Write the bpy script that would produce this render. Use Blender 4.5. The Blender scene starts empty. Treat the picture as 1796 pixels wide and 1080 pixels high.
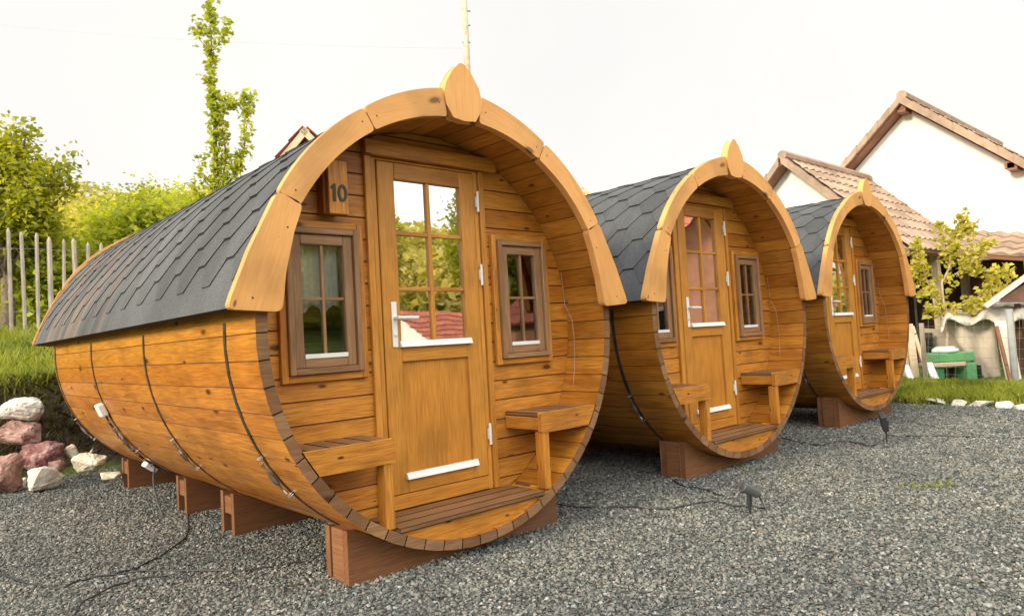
import bpy, bmesh, math, random
import numpy as np
from mathutils import Vector, Matrix, noise
R_ = math.radians
random.seed(7); RNG = np.random.default_rng(7)
scene = bpy.context.scene
COL = scene.collection

# ------------------------------------------------------------------ camera
F_PX, PPX, PPY, W_PX = 1242.2, 898.0, 540.0, 1796.0
FWD = Vector((0.67107612, 0.74011668, 0.04340673)).normalized()
RGT = Vector((0.74127155, -0.66877961, -0.05701159)).normalized()
UPV = RGT.cross(FWD).normalized()
CAM = Vector((-2.36, -2.953, 1.128))
cd = bpy.data.cameras.new('camera'); cam = bpy.data.objects.new('camera', cd); COL.objects.link(cam)
M = Matrix((RGT, UPV, -FWD)).transposed().to_4x4(); M.translation = CAM
cam.matrix_world = M
cd.sensor_width = 36.0; cd.lens = 36.0 * F_PX / W_PX
cd.clip_start = 0.05; cd.clip_end = 1000
scene.camera = cam

def at(px, py, depth):                       # a surveyed point: photo position at a real distance
    return CAM + depth * (FWD + (px - PPX) / F_PX * RGT - (py - PPY) / F_PX * UPV)
def on_ground(px, py, z=0.0):
    d = FWD + (px - PPX) / F_PX * RGT - (py - PPY) / F_PX * UPV
    return CAM + (z - CAM.z) / d.z * d

# ------------------------------------------------------------------ world, sun, exposure
SUN_DIR = Vector((-0.93, 0.05, 0.36)).normalized()
wd = bpy.data.worlds.new('World'); scene.world = wd; wd.use_nodes = True
nt = wd.node_tree; nt.nodes.clear()
sky = nt.nodes.new('ShaderNodeTexSky'); sky.sky_type = 'NISHITA'; sky.sun_disc = False
sky.sun_elevation = math.asin(SUN_DIR.z); sky.sun_rotation = math.atan2(SUN_DIR.x, SUN_DIR.y)
sky.dust_density = 4.0; sky.air_density = 1.0
b1 = nt.nodes.new('ShaderNodeBackground'); b1.inputs[1].default_value = 0.12
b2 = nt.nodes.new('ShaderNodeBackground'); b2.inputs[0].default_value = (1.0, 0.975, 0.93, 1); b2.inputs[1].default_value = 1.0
tc = nt.nodes.new('ShaderNodeTexCoord'); nz = nt.nodes.new('ShaderNodeTexNoise'); nz.inputs['Scale'].default_value = 2.2; nz.inputs['Detail'].default_value = 5
rp = nt.nodes.new('ShaderNodeMapRange'); rp.inputs['From Min'].default_value = 0.3; rp.inputs['From Max'].default_value = 0.6; rp.inputs['To Min'].default_value = 0.88; rp.inputs['To Max'].default_value = 1.0
ms = nt.nodes.new('ShaderNodeMixShader'); wo = nt.nodes.new('ShaderNodeOutputWorld')
L = nt.links.new
# white sky, brightness added sunward and behind the camera to light the cabin fronts
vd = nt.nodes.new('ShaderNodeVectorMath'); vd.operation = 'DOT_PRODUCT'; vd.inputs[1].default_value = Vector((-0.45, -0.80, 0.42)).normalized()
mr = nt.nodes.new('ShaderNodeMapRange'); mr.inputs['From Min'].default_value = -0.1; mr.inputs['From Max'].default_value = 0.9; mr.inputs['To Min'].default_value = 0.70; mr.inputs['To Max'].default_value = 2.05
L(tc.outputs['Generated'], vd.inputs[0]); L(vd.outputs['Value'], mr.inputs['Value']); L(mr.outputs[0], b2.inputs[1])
L(tc.outputs['Generated'], nz.inputs['Vector']); L(nz.outputs[0], rp.inputs['Value']); L(rp.outputs[0], ms.inputs[0])
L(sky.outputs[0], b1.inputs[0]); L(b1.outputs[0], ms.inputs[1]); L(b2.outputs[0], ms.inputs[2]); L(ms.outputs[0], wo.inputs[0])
sl = bpy.data.lights.new('sun', 'SUN'); sl.energy = 2.7; sl.angle = R_(10); sl.color = (1.0, 0.86, 0.66)
so = bpy.data.objects.new('sun', sl); COL.objects.link(so)
so.rotation_euler = SUN_DIR.to_track_quat('Z', 'Y').to_euler(); so.location = (-8, -8, 9)
scene.view_settings.view_transform = 'Standard'; scene.view_settings.look = 'None'
scene.view_settings.exposure = 0.58; scene.view_settings.gamma = 1.0
scene.render.engine = 'CYCLES'
scene.cycles.max_bounces = 8; scene.cycles.diffuse_bounces = 2; scene.cycles.transparent_max_bounces = 12

# ------------------------------------------------------------------ materials
def new_mat(name):
    m = bpy.data.materials.new(name); m.use_nodes = True; t = m.node_tree; t.nodes.clear()
    o = t.nodes.new('ShaderNodeOutputMaterial'); p = t.nodes.new('ShaderNodeBsdfPrincipled')
    t.links.new(p.outputs[0], o.inputs[0]); return m, t, p, o
def ND(t, typ, **kw):
    n = t.nodes.new(typ)
    for k, v in kw.items():
        if k in n.inputs: n.inputs[k].default_value = v
        else: setattr(n, k, v)
    return n
def mixc(t, fac, a, b, mode='MIX'):
    n = t.nodes.new('ShaderNodeMix'); n.data_type = 'RGBA'; n.blend_type = mode
    for i, v in ((0, fac), (6, a), (7, b)):
        if hasattr(v, 'is_output') or hasattr(v, 'links'): t.links.new(v, n.inputs[i])
        else: n.inputs[i].default_value = v if i == 0 else (*v[:3], 1)
    return n.outputs[2]
def ramp(t, src, stops):
    n = t.nodes.new('ShaderNodeValToRGB'); e = n.color_ramp.elements
    while len(e) > 1: e.remove(e[0])
    e[0].position = stops[0][0]; e[0].color = (*stops[0][1][:3], 1)
    for p_, c in stops[1:]:
        x = e.new(p_); x.color = (*c[:3], 1)
    t.links.new(src, n.inputs[0]); return n.outputs[0]
def g(v): return (v, v, v)

def wood(name, base, dark, rough=0.5, grain=0.55, knots=True, stain=0.0, stain_col=(0.12, 0.07, 0.04), spec=0.4, streak=0.7):
    m, t, p, o = new_mat(name); lk = t.links.new
    uv = ND(t, 'ShaderNodeUVMap'); uv.uv_map = 'UVMap'
    mp = ND(t, 'ShaderNodeMapping'); mp.inputs['Scale'].default_value = (1.1, 13, 1); lk(uv.outputs[0], mp.inputs[0])
    n1 = ND(t, 'ShaderNodeTexNoise', Scale=2.2, Detail=7.0, Roughness=0.62, Distortion=1.2); lk(mp.outputs[0], n1.inputs['Vector'])
    mp2 = ND(t, 'ShaderNodeMapping'); mp2.inputs['Scale'].default_value = (3.5, 70, 1); lk(uv.outputs[0], mp2.inputs[0])
    n2 = ND(t, 'ShaderNodeTexNoise', Scale=2.0, Detail=3.0); lk(mp2.outputs[0], n2.inputs['Vector'])
    f1 = ramp(t, n1.outputs[0], [(0.34, g(streak)), (0.5, g(0.35 * streak)), (0.66, g(0))])
    c = mixc(t, f1, base, dark)
    f2 = ramp(t, n2.outputs[0], [(0.35, g(grain)), (0.6, g(0))])
    c = mixc(t, f2, c, tuple(0.75 * x for x in dark))
    # broad blotches of the varnish
    n3 = ND(t, 'ShaderNodeTexNoise', Scale=3.0, Detail=3.0); lk(uv.outputs[0], n3.inputs['Vector'])
    f3 = ramp(t, n3.outputs[0], [(0.35, g(0.80)), (0.5, g(1)), (0.68, g(1.10))])
    c = mixc(t, 1.0, c, f3, 'MULTIPLY')
    if knots:
        mp3 = ND(t, 'ShaderNodeMapping'); mp3.inputs['Scale'].default_value = (2.1, 5.2, 1); lk(uv.outputs[0], mp3.inputs[0])
        v = ND(t, 'ShaderNodeTexVoronoi', Scale=1.0, Randomness=1.0); v.voronoi_dimensions = '2D'; lk(mp3.outputs[0], v.inputs['Vector'])
        sep = ND(t, 'ShaderNodeSeparateColor'); lk(v.outputs['Color'], sep.inputs[0])
        thr = ND(t, 'ShaderNodeMath', operation='MULTIPLY'); lk(sep.outputs[0], thr.inputs[0]); thr.inputs[1].default_value = 0.13
        mr = ND(t, 'ShaderNodeMath', operation='DIVIDE'); lk(v.outputs['Distance'], mr.inputs[0]); lk(thr.outputs[0], mr.inputs[1])
        fk = ramp(t, mr.outputs[0], [(0.45, g(1)), (0.62, g(0.45)), (1.0, g(0))])
        c = mixc(t, fk, c, tuple(0.32 * x for x in dark))
    if stain:
        tc_ = ND(t, 'ShaderNodeTexCoord'); n4 = ND(t, 'ShaderNodeTexNoise', Scale=2.3, Detail=6.0); lk(tc_.outputs['Object'], n4.inputs['Vector'])
        f4 = ramp(t, n4.outputs[0], [(0.45, g(0)), (0.7, g(stain))]); c = mixc(t, f4, c, stain_col)
    at_ = ND(t, 'ShaderNodeAttribute', attribute_name='tone')
    c = mixc(t, 1.0, c, at_.outputs['Color'], 'MULTIPLY')
    spt = ND(t, 'ShaderNodeSeparateColor'); lk(at_.outputs['Color'], spt.inputs[0]); c = mixc(t, 1.0, c, ramp(t, spt.outputs[0], [(0.8, (1.04, 0.92, 0.8)), (1.0, (1.0, 1.0, 1.0))]), 'MULTIPLY')
    lk(c, p.inputs['Base Color']); p.inputs['Roughness'].default_value = rough; p.inputs['Specular IOR Level'].default_value = spec
    bp = ND(t, 'ShaderNodeBump', Strength=0.25, Distance=0.004); lk(n1.outputs[0], bp.inputs['Height']); lk(bp.outputs[0], p.inputs['Normal'])
    return m

def plain(name, col, rough=0.6, metal=0.0, var=0.15, scale=8.0, bump=0.0, tone=False):
    m, t, p, o = new_mat(name); lk = t.links.new
    tc_ = ND(t, 'ShaderNodeTexCoord'); n = ND(t, 'ShaderNodeTexNoise', Scale=scale, Detail=5.0); lk(tc_.outputs['Object'], n.inputs['Vector'])
    f = ramp(t, n.outputs[0], [(0.3, g(1 - var)), (0.7, g(1 + var))])
    c = mixc(t, 1.0, col, f, 'MULTIPLY')
    if tone:
        a = ND(t, 'ShaderNodeAttribute', attribute_name='tone'); c = mixc(t, 1.0, c, a.outputs['Color'], 'MULTIPLY')
    lk(c, p.inputs['Base Color']); p.inputs['Roughness'].default_value = rough; p.inputs['Metallic'].default_value = metal
    if bump:
        b = ND(t, 'ShaderNodeBump', Strength=bump, Distance=0.01); lk(n.outputs[0], b.inputs['Height']); lk(b.outputs[0], p.inputs['Normal'])
    return m

def leafmat(name, c1, c2, trans=0.45):
    m, t, p, o = new_mat(name); lk = t.links.new
    a = ND(t, 'ShaderNodeAttribute', attribute_name='tone'); sp = ND(t, 'ShaderNodeSeparateColor'); lk(a.outputs['Color'], sp.inputs[0])
    c = mixc(t, sp.outputs[0], c1, c2)
    lk(c, p.inputs['Base Color']); p.inputs['Roughness'].default_value = 0.55
    tr = ND(t, 'ShaderNodeBsdfTranslucent'); c3 = mixc(t, 1.0, c, (1.25, 1.15, 0.5), 'MULTIPLY'); lk(c3, tr.inputs[0])
    mx = ND(t, 'ShaderNodeMixShader'); mx.inputs[0].default_value = trans
    lk(p.outputs[0], mx.inputs[1]); lk(tr.outputs[0], mx.inputs[2]); lk(mx.outputs[0], o.inputs[0])
    return m

def glass(name, refl, tint):
    m, t, p, o = new_mat(name); lk = t.links.new; t.nodes.remove(p)
    tr = ND(t, 'ShaderNodeBsdfTransparent'); tr.inputs[0].default_value = (*tint, 1)
    gl = ND(t, 'ShaderNodeBsdfGlossy'); gl.inputs['Roughness'].default_value = 0.015; gl.inputs[0].default_value = (0.96, 0.97, 1.0, 1)
    fr = ND(t, 'ShaderNodeFresnel', IOR=1.5)
    ad = ND(t, 'ShaderNodeMath', operation='ADD', use_clamp=True); ad.inputs[1].default_value = refl; lk(fr.outputs[0], ad.inputs[0])
    tcn = ND(t, 'ShaderNodeTexCoord'); nn = ND(t, 'ShaderNodeTexNoise', Scale=3.0, Detail=1.0); lk(tcn.outputs['Object'], nn.inputs['Vector'])
    bp = ND(t, 'ShaderNodeBump', Strength=0.05, Distance=0.02); lk(nn.outputs[0], bp.inputs['Height']); lk(bp.outputs[0], gl.inputs['Normal'])
    mx = ND(t, 'ShaderNodeMixShader'); lk(ad.outputs[0], mx.inputs[0]); lk(tr.outputs[0], mx.inputs[1]); lk(gl.outputs[0], mx.inputs[2]); lk(mx.outputs[0], o.inputs[0])
    return m

ORANGE = (0.68, 0.315, 0.055); ORANGE_D = (0.42, 0.145, 0.018)
M_STAVE = wood('varnished_stave', (0.60, 0.26, 0.036), (0.32, 0.105, 0.013), rough=0.36)
M_WALL = wood('varnished_plank', (0.64, 0.275, 0.040), (0.31, 0.10, 0.013), rough=0.42)
M_DOOR = wood('varnished_door', (0.62, 0.28, 0.045), (0.44, 0.17, 0.022), rough=0.42, knots=False, grain=0.5)
M_TRIM = wood('pale_trim_board', (0.74, 0.375, 0.115), (0.60, 0.265, 0.065), rough=0.5, grain=0.2, streak=0.5)
M_END = wood('weathered_end_grain', (0.27, 0.145, 0.065), (0.16, 0.08, 0.038), rough=0.85, stain=0.35)
M_SEAM = wood('dark_board_joint', (0.20, 0.065, 0.010), (0.12, 0.04, 0.008), rough=0.6, knots=False)
M_SEAMD = wood('dark_deck_joint', (0.06, 0.03, 0.015), (0.03, 0.015, 0.01), rough=0.8, knots=False)
M_DECK = wood('weathered_deck', (0.32, 0.165, 0.065), (0.17, 0.08, 0.032), rough=0.6, knots=False)
M_BEAM = wood('red_brown_beam', (0.25, 0.112, 0.045), (0.15, 0.06, 0.024), rough=0.7, stain=0.45)
M_WINF = wood('brown_window_frame', (0.36, 0.20, 0.095), (0.22, 0.115, 0.055), rough=0.45, knots=False)
M_GREYW = wood('grey_fence_wood', (0.50, 0.44, 0.36), (0.30, 0.255, 0.20), rough=0.85, knots=False)
M_PALEW = wood('pale_raw_timber', (0.72, 0.58, 0.40), (0.52, 0.38, 0.24), rough=0.8)
M_DARKW = wood('dark_shed_boards', (0.14, 0.075, 0.045), (0.07, 0.035, 0.02), rough=0.8)
M_GLASS = glass('door_glass', 0.66, (0.35, 0.36, 0.34)); M_GLASSW = glass('window_glass', 0.10, (0.9, 0.92, 0.9))
M_CURT = plain('sheer_curtain', (0.72, 0.72, 0.68), 0.9, var=0.1, scale=30)
M_WHITE = plain('white_metal', (0.80, 0.80, 0.78), 0.4, var=0.05)
M_STEEL = plain('galvanised_steel', (0.55, 0.55, 0.55), 0.35, 1.0, var=0.3, scale=30)
M_STRAP = plain('dark_strap', (0.07, 0.065, 0.06), 0.45, 0.4, var=0.6, scale=9)
M_BLACK = plain('black_plastic', (0.025, 0.027, 0.03), 0.45, var=0.2)
M_GREYP = plain('grey_plastic', (0.075, 0.085, 0.09), 0.35, var=0.1)
M_DIGIT = plain('dark_green_digit', (0.05, 0.055, 0.035), 0.6)
M_PLASTER = plain('white_plaster', (0.80, 0.78, 0.74), 0.9, var=0.05, scale=3, bump=0.1)
M_BARK = plain('brown_bark', (0.16, 0.115, 0.08), 0.9, var=0.4, scale=20, bump=0.5)
M_BARKP = plain('pale_bark', (0.42, 0.33, 0.24), 0.85, var=0.3, scale=25, bump=0.3)
M_CONC = plain('weathered_pole_wood', (0.50, 0.42, 0.30), 0.85, var=0.3, scale=6, bump=0.2)
M_TARP = plain('pale_sheet', (0.50, 0.46, 0.39), 0.75, var=0.12, scale=5, bump=0.3)
M_GREEN = plain('green_plastic', (0.05, 0.24, 0.10), 0.4, var=0.2); M_GREEN_L = plain('light_green_plastic', (0.13, 0.38, 0.16), 0.4, var=0.1)

def shingle_mat():
    m, t, p, o = new_mat('bitumen_shingle'); lk = t.links.new
    tc_ = ND(t, 'ShaderNodeTexCoord')
    n = ND(t, 'ShaderNodeTexNoise', Scale=260.0, Detail=2.0); lk(tc_.outputs['Object'], n.inputs['Vector'])
    c = ramp(t, n.outputs[0], [(0.3, (0.027, 0.030, 0.033)), (0.5, (0.064, 0.070, 0.074)), (0.72, (0.15, 0.155, 0.16))])
    n2 = ND(t, 'ShaderNodeTexNoise', Scale=1.3, Detail=4.0); lk(tc_.outputs['Object'], n2.inputs['Vector'])
    f = ramp(t, n2.outputs[0], [(0.35, g(0.8)), (0.65, g(1.2))]); c = mixc(t, 1.0, c, f, 'MULTIPLY')
    # faded brown streaks running down the slope towards the rear
    mp = ND(t, 'ShaderNodeMapping'); mp.inputs['Scale'].default_value = (0.7, 5.0, 0.7); lk(tc_.outputs['Object'], mp.inputs[0])
    n3 = ND(t, 'ShaderNodeTexNoise', Scale=1.4, Detail=4.0); lk(mp.outputs[0], n3.inputs['Vector'])
    sx = ND(t, 'ShaderNodeSeparateXYZ'); lk(tc_.outputs['Object'], sx.inputs[0])
    mr = ND(t, 'ShaderNodeMapRange'); mr.inputs['From Min'].default_value = 1.2; mr.inputs['From Max'].default_value = 3.2; lk(sx.outputs[1], mr.inputs[0])
    f3 = ramp(t, n3.outputs[0], [(0.48, g(0)), (0.62, g(0.65))]); mm = ND(t, 'ShaderNodeMath', operation='MULTIPLY'); lk(f3, mm.inputs[0]); lk(mr.outputs[0], mm.inputs[1])
    c = mixc(t, mm.outputs[0], c, (0.19, 0.13, 0.10))
    a = ND(t, 'ShaderNodeAttribute', attribute_name='tone'); c = mixc(t, 1.0, c, a.outputs['Color'], 'MULTIPLY')
    lk(c, p.inputs['Base Color']); p.inputs['Roughness'].default_value = 0.85
    b = ND(t, 'ShaderNodeBump', Strength=0.5, Distance=0.003); lk(n.outputs[0], b.inputs['Height']); lk(b.outputs[0], p.inputs['Normal'])
    return m
M_SHING = shingle_mat(); M_SHEDGE = plain('bitumen_cut_edge', (0.012, 0.012, 0.013), 0.9)

# ------------------------------------------------------------------ mesh builder
class MB:
    def __init__(s): s.v = []; s.f = []; s.uv = []; s.t = []; s.mi = []
    def face(s, idx, uvs, tone, mi=0): s.f.append(idx); s.uv.append(uvs); s.t.append(tone); s.mi.append(mi)
    def tone(s, a=0.12): return 1.0 + random.uniform(-a, a)
    def box(s, lo, hi, grain=0, mat=None, tone=None, mi=0, mi_end=None, warp=None):
        lo = Vector(lo); hi = Vector(hi); b = len(s.v)
        P = [Vector((x, y, z)) for x in (lo.x, hi.x) for y in (lo.y, hi.y) for z in (lo.z, hi.z)]
        s.hexa(P, grain, mat, tone, mi, mi_end)
    def hexa(s, P, grain=0, mat=None, tone=None, mi=0, mi_end=None):
        # P: 8 corners in x,y,z binary order
        b = len(s.v); s.v += [tuple(mat @ q) if mat else tuple(q) for q in P]
        ou, ov = random.uniform(0, 40), random.uniform(0, 40); tn = tone or s.tone()
        oth = [a for a in (0, 1, 2) if a != grain]
        for fi, ax in (((0, 1, 3, 2), 0), ((4, 6, 7, 5), 0), ((0, 4, 5, 1), 1), ((2, 3, 7, 6), 1), ((0, 2, 6, 4), 2), ((1, 5, 7, 3), 2)):
            vs = [P[i] for i in fi]
            if ax == grain: uvs = [(ou + q[oth[0]] * .3, ov + q[oth[1]]) for q in vs]
            else:
                o = [a for a in oth if a != ax][0]; uvs = [(ou + q[grain], ov + q[o] + (0.37 * ax)) for q in vs]
            s.face([b + i for i in fi], uvs, tn, mi_end if (mi_end is not None and ax == grain) else mi)
    def prism(s, pts, y0, y1, ang=0.0, tone=None, mi=0, mi_side=None):
        # polygon in xz (counter clockwise seen from -y) extruded along y; ang = grain direction
        b = len(s.v); n = len(pts); s.v += [(x, y0, z) for x, z in pts] + [(x, y1, z) for x, z in pts]
        ou, ov = random.uniform(0, 40), random.uniform(0, 40); tn = tone or s.tone(); ca, sa = math.cos(ang), math.sin(ang)
        U = lambda x, z: (ou + x * ca + z * sa, ov - x * sa + z * ca)
        s.face(list(range(n)), [U(*q) for q in pts], tn, mi)
        s.face(list(range(2 * n - 1, n - 1, -1)), [U(*q) for q in reversed(pts)], tn, mi)
        for i in range(n):
            j = (i + 1) % n; a, c = U(*pts[i]), U(*pts[j])
            s.face([b + i, b + n + i, b + n + j, b + j] if False else [b + j, b + i, b + n + i, b + n + j][::-1],
                   [(c[0], c[1]), (a[0], a[1]), (a[0], a[1] + (y1 - y0)), (c[0], c[1] + (y1 - y0))][::-1], tn, mi if mi_side is None else mi_side)
        s.f[-n - 2] = [b + i for i in s.f[-n - 2]]; s.f[-n - 1] = [b + i for i in s.f[-n - 1]]
    def tube(s, pts, r, seg=8, mi=0, cap=True, radii=None):
        pts = [Vector(p) for p in pts]; n = len(pts); rings = []
        up = Vector((0.123, 0.3, 1)).normalized()
        for i, p in enumerate(pts):
            d = (pts[min(i + 1, n - 1)] - pts[max(i - 1, 0)]).normalized()
            a = d.cross(up)
            if a.length < 1e-3: a = d.cross(Vector((1, 0, 0)))
            a.normalize(); c = d.cross(a); rr = radii[i] if radii else r; b = len(s.v)
            s.v += [tuple(p + rr * (math.cos(2 * math.pi * k / seg) * a + math.sin(2 * math.pi * k / seg) * c)) for k in range(seg)]
            rings.append(b)
        L_ = 0; ou = random.uniform(0, 9)
        for i in range(n - 1):
            L2 = L_ + (pts[i + 1] - pts[i]).length
            for k in range(seg):
                k2 = (k + 1) % seg
                s.face([rings[i] + k, rings[i] + k2, rings[i + 1] + k2, rings[i + 1] + k], [(ou + L_, k * .02), (ou + L_, k * .02 + .02), (ou + L2, k * .02 + .02), (ou + L2, k * .02)], 1.0, mi)
            L_ = L2
        if cap:
            s.face([rings[0] + k for k in range(seg)][::-1], [(0, 0)] * seg, 1.0, mi); s.face([rings[-1] + k for k in range(seg)], [(0, 0)] * seg, 1.0, mi)
    def build(s, name, mats, parent=None, bevel=0.0, seg=1, smooth=False, loc=None, seam=None):
        me = bpy.data.meshes.new(name); me.from_pydata(s.v, [], s.f)
        uvl = me.uv_layers.new(name='UVMap'); uvl.data.foreach_set('uv', [c for f_ in s.uv for q in f_ for c in q])
        ca = me.color_attributes.new('tone', 'FLOAT_COLOR', 'CORNER')
        ca.data.foreach_set('color', [c for f_, t_ in zip(s.f, s.t) for _ in f_ for c in (t_, t_, t_, 1.0)])
        if not isinstance(mats, (list, tuple)): mats = [mats]
        for m_ in mats: me.materials.append(m_)
        me.polygons.foreach_set('material_index', s.mi)
        if smooth: me.polygons.foreach_set('use_smooth', [True] * len(s.f))
        me.validate(); me.update()
        o = bpy.data.objects.new(name, me); COL.objects.link(o)
        if parent: o.parent = parent
        if loc: o.location = loc
        if bevel:
            md = o.modifiers.new('bevel', 'BEVEL'); md.width = bevel; md.segments = seg; md.limit_method = 'ANGLE'; md.angle_limit = R_(40)
            if seam is not None: md.material = seam
        return o

def tag(o, label=None, cat=None, group=None, kind=None):
    if label: o['label'] = label
    if cat: o['category'] = cat
    if group: o['group'] = group
    if kind: o['kind'] = kind
    return o
def empty(name, loc=(0, 0, 0), parent=None, rz=0.0):
    o = bpy.data.objects.new(name, None); COL.objects.link(o); o.location = loc; o.rotation_euler.z = rz; o.empty_display_size = 0.1
    if parent: o.parent = parent
    return o
def copy_tree(o, parent=None):
    c = o.copy(); COL.objects.link(c)
    if parent: c.parent = parent
    for ch in list(o.children): copy_tree(ch, c)
    return c
def round_poly(pts, r, n=4):
    out = []; N = len(pts)
    for i in range(N):
        a, p, c = Vector(pts[i - 1]), Vector(pts[i]), Vector(pts[(i + 1) % N])
        u, w = (a - p), (c - p); ang = u.angle(w)
        if ang > R_(150): out.append(tuple(p)); continue
        k = min(r, u.length * .45, w.length * .45); A, B = p + u.normalized() * k, p + w.normalized() * k
        for j in range(n + 1):
            t = j / n; out.append(tuple((1 - t) ** 2 * A + 2 * t * (1 - t) * p + t * t * B))
    return out

# ------------------------------------------------------------------ ground and terrain
HC = 1.215       # height of a barrel's axis above the gravel
def sm(a, b, x):
    t = min(1, max(0, (x - a) / (b - a))); return t * t * (3 - 2 * t)
def terrain(x, y):
    z = 0.0
    # bank behind the cabins, then a meadow that climbs to the hill
    bank = 5.55 + 0.25 * noise.noise(Vector((x * .8, 3, 0)))
    z += 0.95 * sm(bank, bank + 0.45, y) * (1 - sm(8.5, 10.5, x))
    z += 0.62 * sm(bank + .4, 9.6, y) * (1 - sm(8.5, 11, x)) + max(0, y - 10) * 0.05
    z += (9.3 + 1.3 * sm(20, 42, x)) * sm(14, 62 - 18 * sm(20, 42, x), y)
    z += (0.5 + 1.2 * sm(20, 40, y)) * noise.noise(Vector((x * .07, y * .07, 2))) * sm(11, 22, y)
    # valley side behind the camera
    z += 13 * sm(-22, -75, y) if y < -22 else 0
    z += 0.03 * noise.noise(Vector((x * 2, y * 2, 5))) * sm(5.5, 6.5, max(y, 0)) 
    if x < -6: z += 6 * sm(-20, -70, x) * 0.5
    return z
def spaced(a, b, lo, hi, fine, coarse):
    out = []; v = a
    while v < lo: out.append(v); v += coarse
    v = lo
    while v < hi: out.append(v); v += fine
    v = hi
    while v < b: out.append(v); v += coarse
    return out + [b]
xs = spaced(-120, 160, -8, 14, 0.25, 4.0); ys = spaced(-120, 160, 5.0, 11, 0.12, 3.0)
mb_v = [(x, y, terrain(x, y)) for y in ys for x in xs]; nx = len(xs)
mb_f = [(j * nx + i, j * nx + i + 1, (j + 1) * nx + i + 1, (j + 1) * nx + i) for j in range(len(ys) - 1) for i in range(nx - 1)]
me = bpy.data.meshes.new('ground'); me.from_pydata(mb_v, [], mb_f); me.polygons.foreach_set('use_smooth', [True] * len(mb_f)); me.update()
ground = bpy.data.objects.new('ground', me); COL.objects.link(ground); ground['kind'] = 'structure'
m, t, p, o = new_mat('meadow_and_soil'); lk = t.links.new
tc_ = ND(t, 'ShaderNodeTexCoord'); n = ND(t, 'ShaderNodeTexNoise', Scale=1.6, Detail=8.0, Roughness=0.7); lk(tc_.outputs['Object'], n.inputs['Vector'])
c = ramp(t, n.outputs[0], [(0.3, (0.045, 0.075, 0.012)), (0.5, (0.10, 0.15, 0.02)), (0.7, (0.24, 0.26, 0.05))])
ge = ND(t, 'ShaderNodeNewGeometry'); sx = ND(t, 'ShaderNodeSeparateXYZ'); lk(ge.outputs['Normal'], sx.inputs[0])
fs = ramp(t, sx.outputs[2], [(0.62, g(1)), (0.9, g(0))]); n2 = ND(t, 'ShaderNodeTexNoise', Scale=14.0, Detail=6.0); lk(tc_.outputs['Object'], n2.inputs['Vector'])
soil = ramp(t, n2.outputs[0], [(0.35, (0.018, 0.014, 0.009)), (0.6, (0.07, 0.052, 0.032))])
c = mixc(t, fs, c, soil); lk(c, p.inputs['Base Color']); p.inputs['Roughness'].default_value = 0.95
b = ND(t, 'ShaderNodeBump', Strength=0.9, Distance=0.06); lk(n2.outputs[0], b.inputs['Height']); lk(b.outputs[0], p.inputs['Normal'])
me.materials.append(m)

# gravel yard sheet
GX1 = 7.55
def yard_edge(y): return GX1 - 0.16 * max(0, 1.2 - y) * 0.7 + 0.1 * noise.noise(Vector((y * 1.3, 0, 9)))
gb = MB(); ysg = [-14 + .5 * k for k in range(41)]
for k in range(40):
    y0, y1 = ysg[k], ysg[k + 1]; bz = len(gb.v)
    gb.v += [(-14, y0, .004), (yard_edge(y0), y0, .004), (yard_edge(y1), y1, .004), (-14, y1, .004)]
    gb.face([bz, bz + 1, bz + 2, bz + 3], [(0, 0)] * 4, 1.0)
m, t, p, o = new_mat('gravel_base'); lk = t.links.new
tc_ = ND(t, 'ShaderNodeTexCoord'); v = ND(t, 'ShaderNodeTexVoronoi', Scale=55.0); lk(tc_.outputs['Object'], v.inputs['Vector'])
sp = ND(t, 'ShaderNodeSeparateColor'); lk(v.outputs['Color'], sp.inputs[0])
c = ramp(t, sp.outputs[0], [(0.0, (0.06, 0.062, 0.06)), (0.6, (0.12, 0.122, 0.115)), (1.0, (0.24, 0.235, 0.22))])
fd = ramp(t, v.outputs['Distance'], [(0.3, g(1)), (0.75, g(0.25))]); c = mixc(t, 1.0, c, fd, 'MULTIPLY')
lk(c, p.inputs['Base Color']); p.inputs['Roughness'].default_value = 0.9
b = ND(t, 'ShaderNodeBump', Strength=1.0, Distance=0.012); b.invert = True; lk(v.outputs['Distance'], b.inputs['Height']); lk(b.outputs[0], p.inputs['Normal'])
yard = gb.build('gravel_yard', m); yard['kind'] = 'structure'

# loose stones on it (uncountable)
m, t, p, o = new_mat('grey_stone'); lk = t.links.new
oi = ND(t, 'ShaderNodeObjectInfo')
c = ramp(t, oi.outputs['Random'], [(0.0, (0.06, 0.066, 0.062)), (0.25, (0.12, 0.128, 0.118)), (0.55, (0.205, 0.21, 0.185)), (0.78, (0.30, 0.30, 0.26)), (0.86, (0.25, 0.205, 0.165)), (0.90, (0.30, 0.24, 0.21)), (0.95, (0.36, 0.355, 0.33)), (1.0, (0.50, 0.485, 0.46))])
tc_ = ND(t, 'ShaderNodeTexCoord'); n = ND(t, 'ShaderNodeTexNoise', Scale=1.6, Detail=4.0); lk(tc_.outputs['Object'], n.inputs['Vector'])
f = ramp(t, n.outputs[0], [(0.3, g(0.75)), (0.7, g(1.2))]); c = mixc(t, 1.0, c, f, 'MULTIPLY')
n5 = ND(t, 'ShaderNodeTexNoise', Scale=1.1, Detail=4.0, Roughness=0.65); lk(oi.outputs['Location'], n5.inputs['Vector'])
f5 = ramp(t, n5.outputs[0], [(0.36, (0.56, 0.60, 0.63)), (0.5, (0.72, 0.745, 0.76)), (0.66, (0.92, 0.93, 0.89))]); c = mixc(t, 1.0, c, f5, 'MULTIPLY')
lk(c, p.inputs['Base Color']); p.inputs['Roughness'].default_value = 0.8
M_STONE = m
stone_col = bpy.data.collections.new('stone_shapes')
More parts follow.
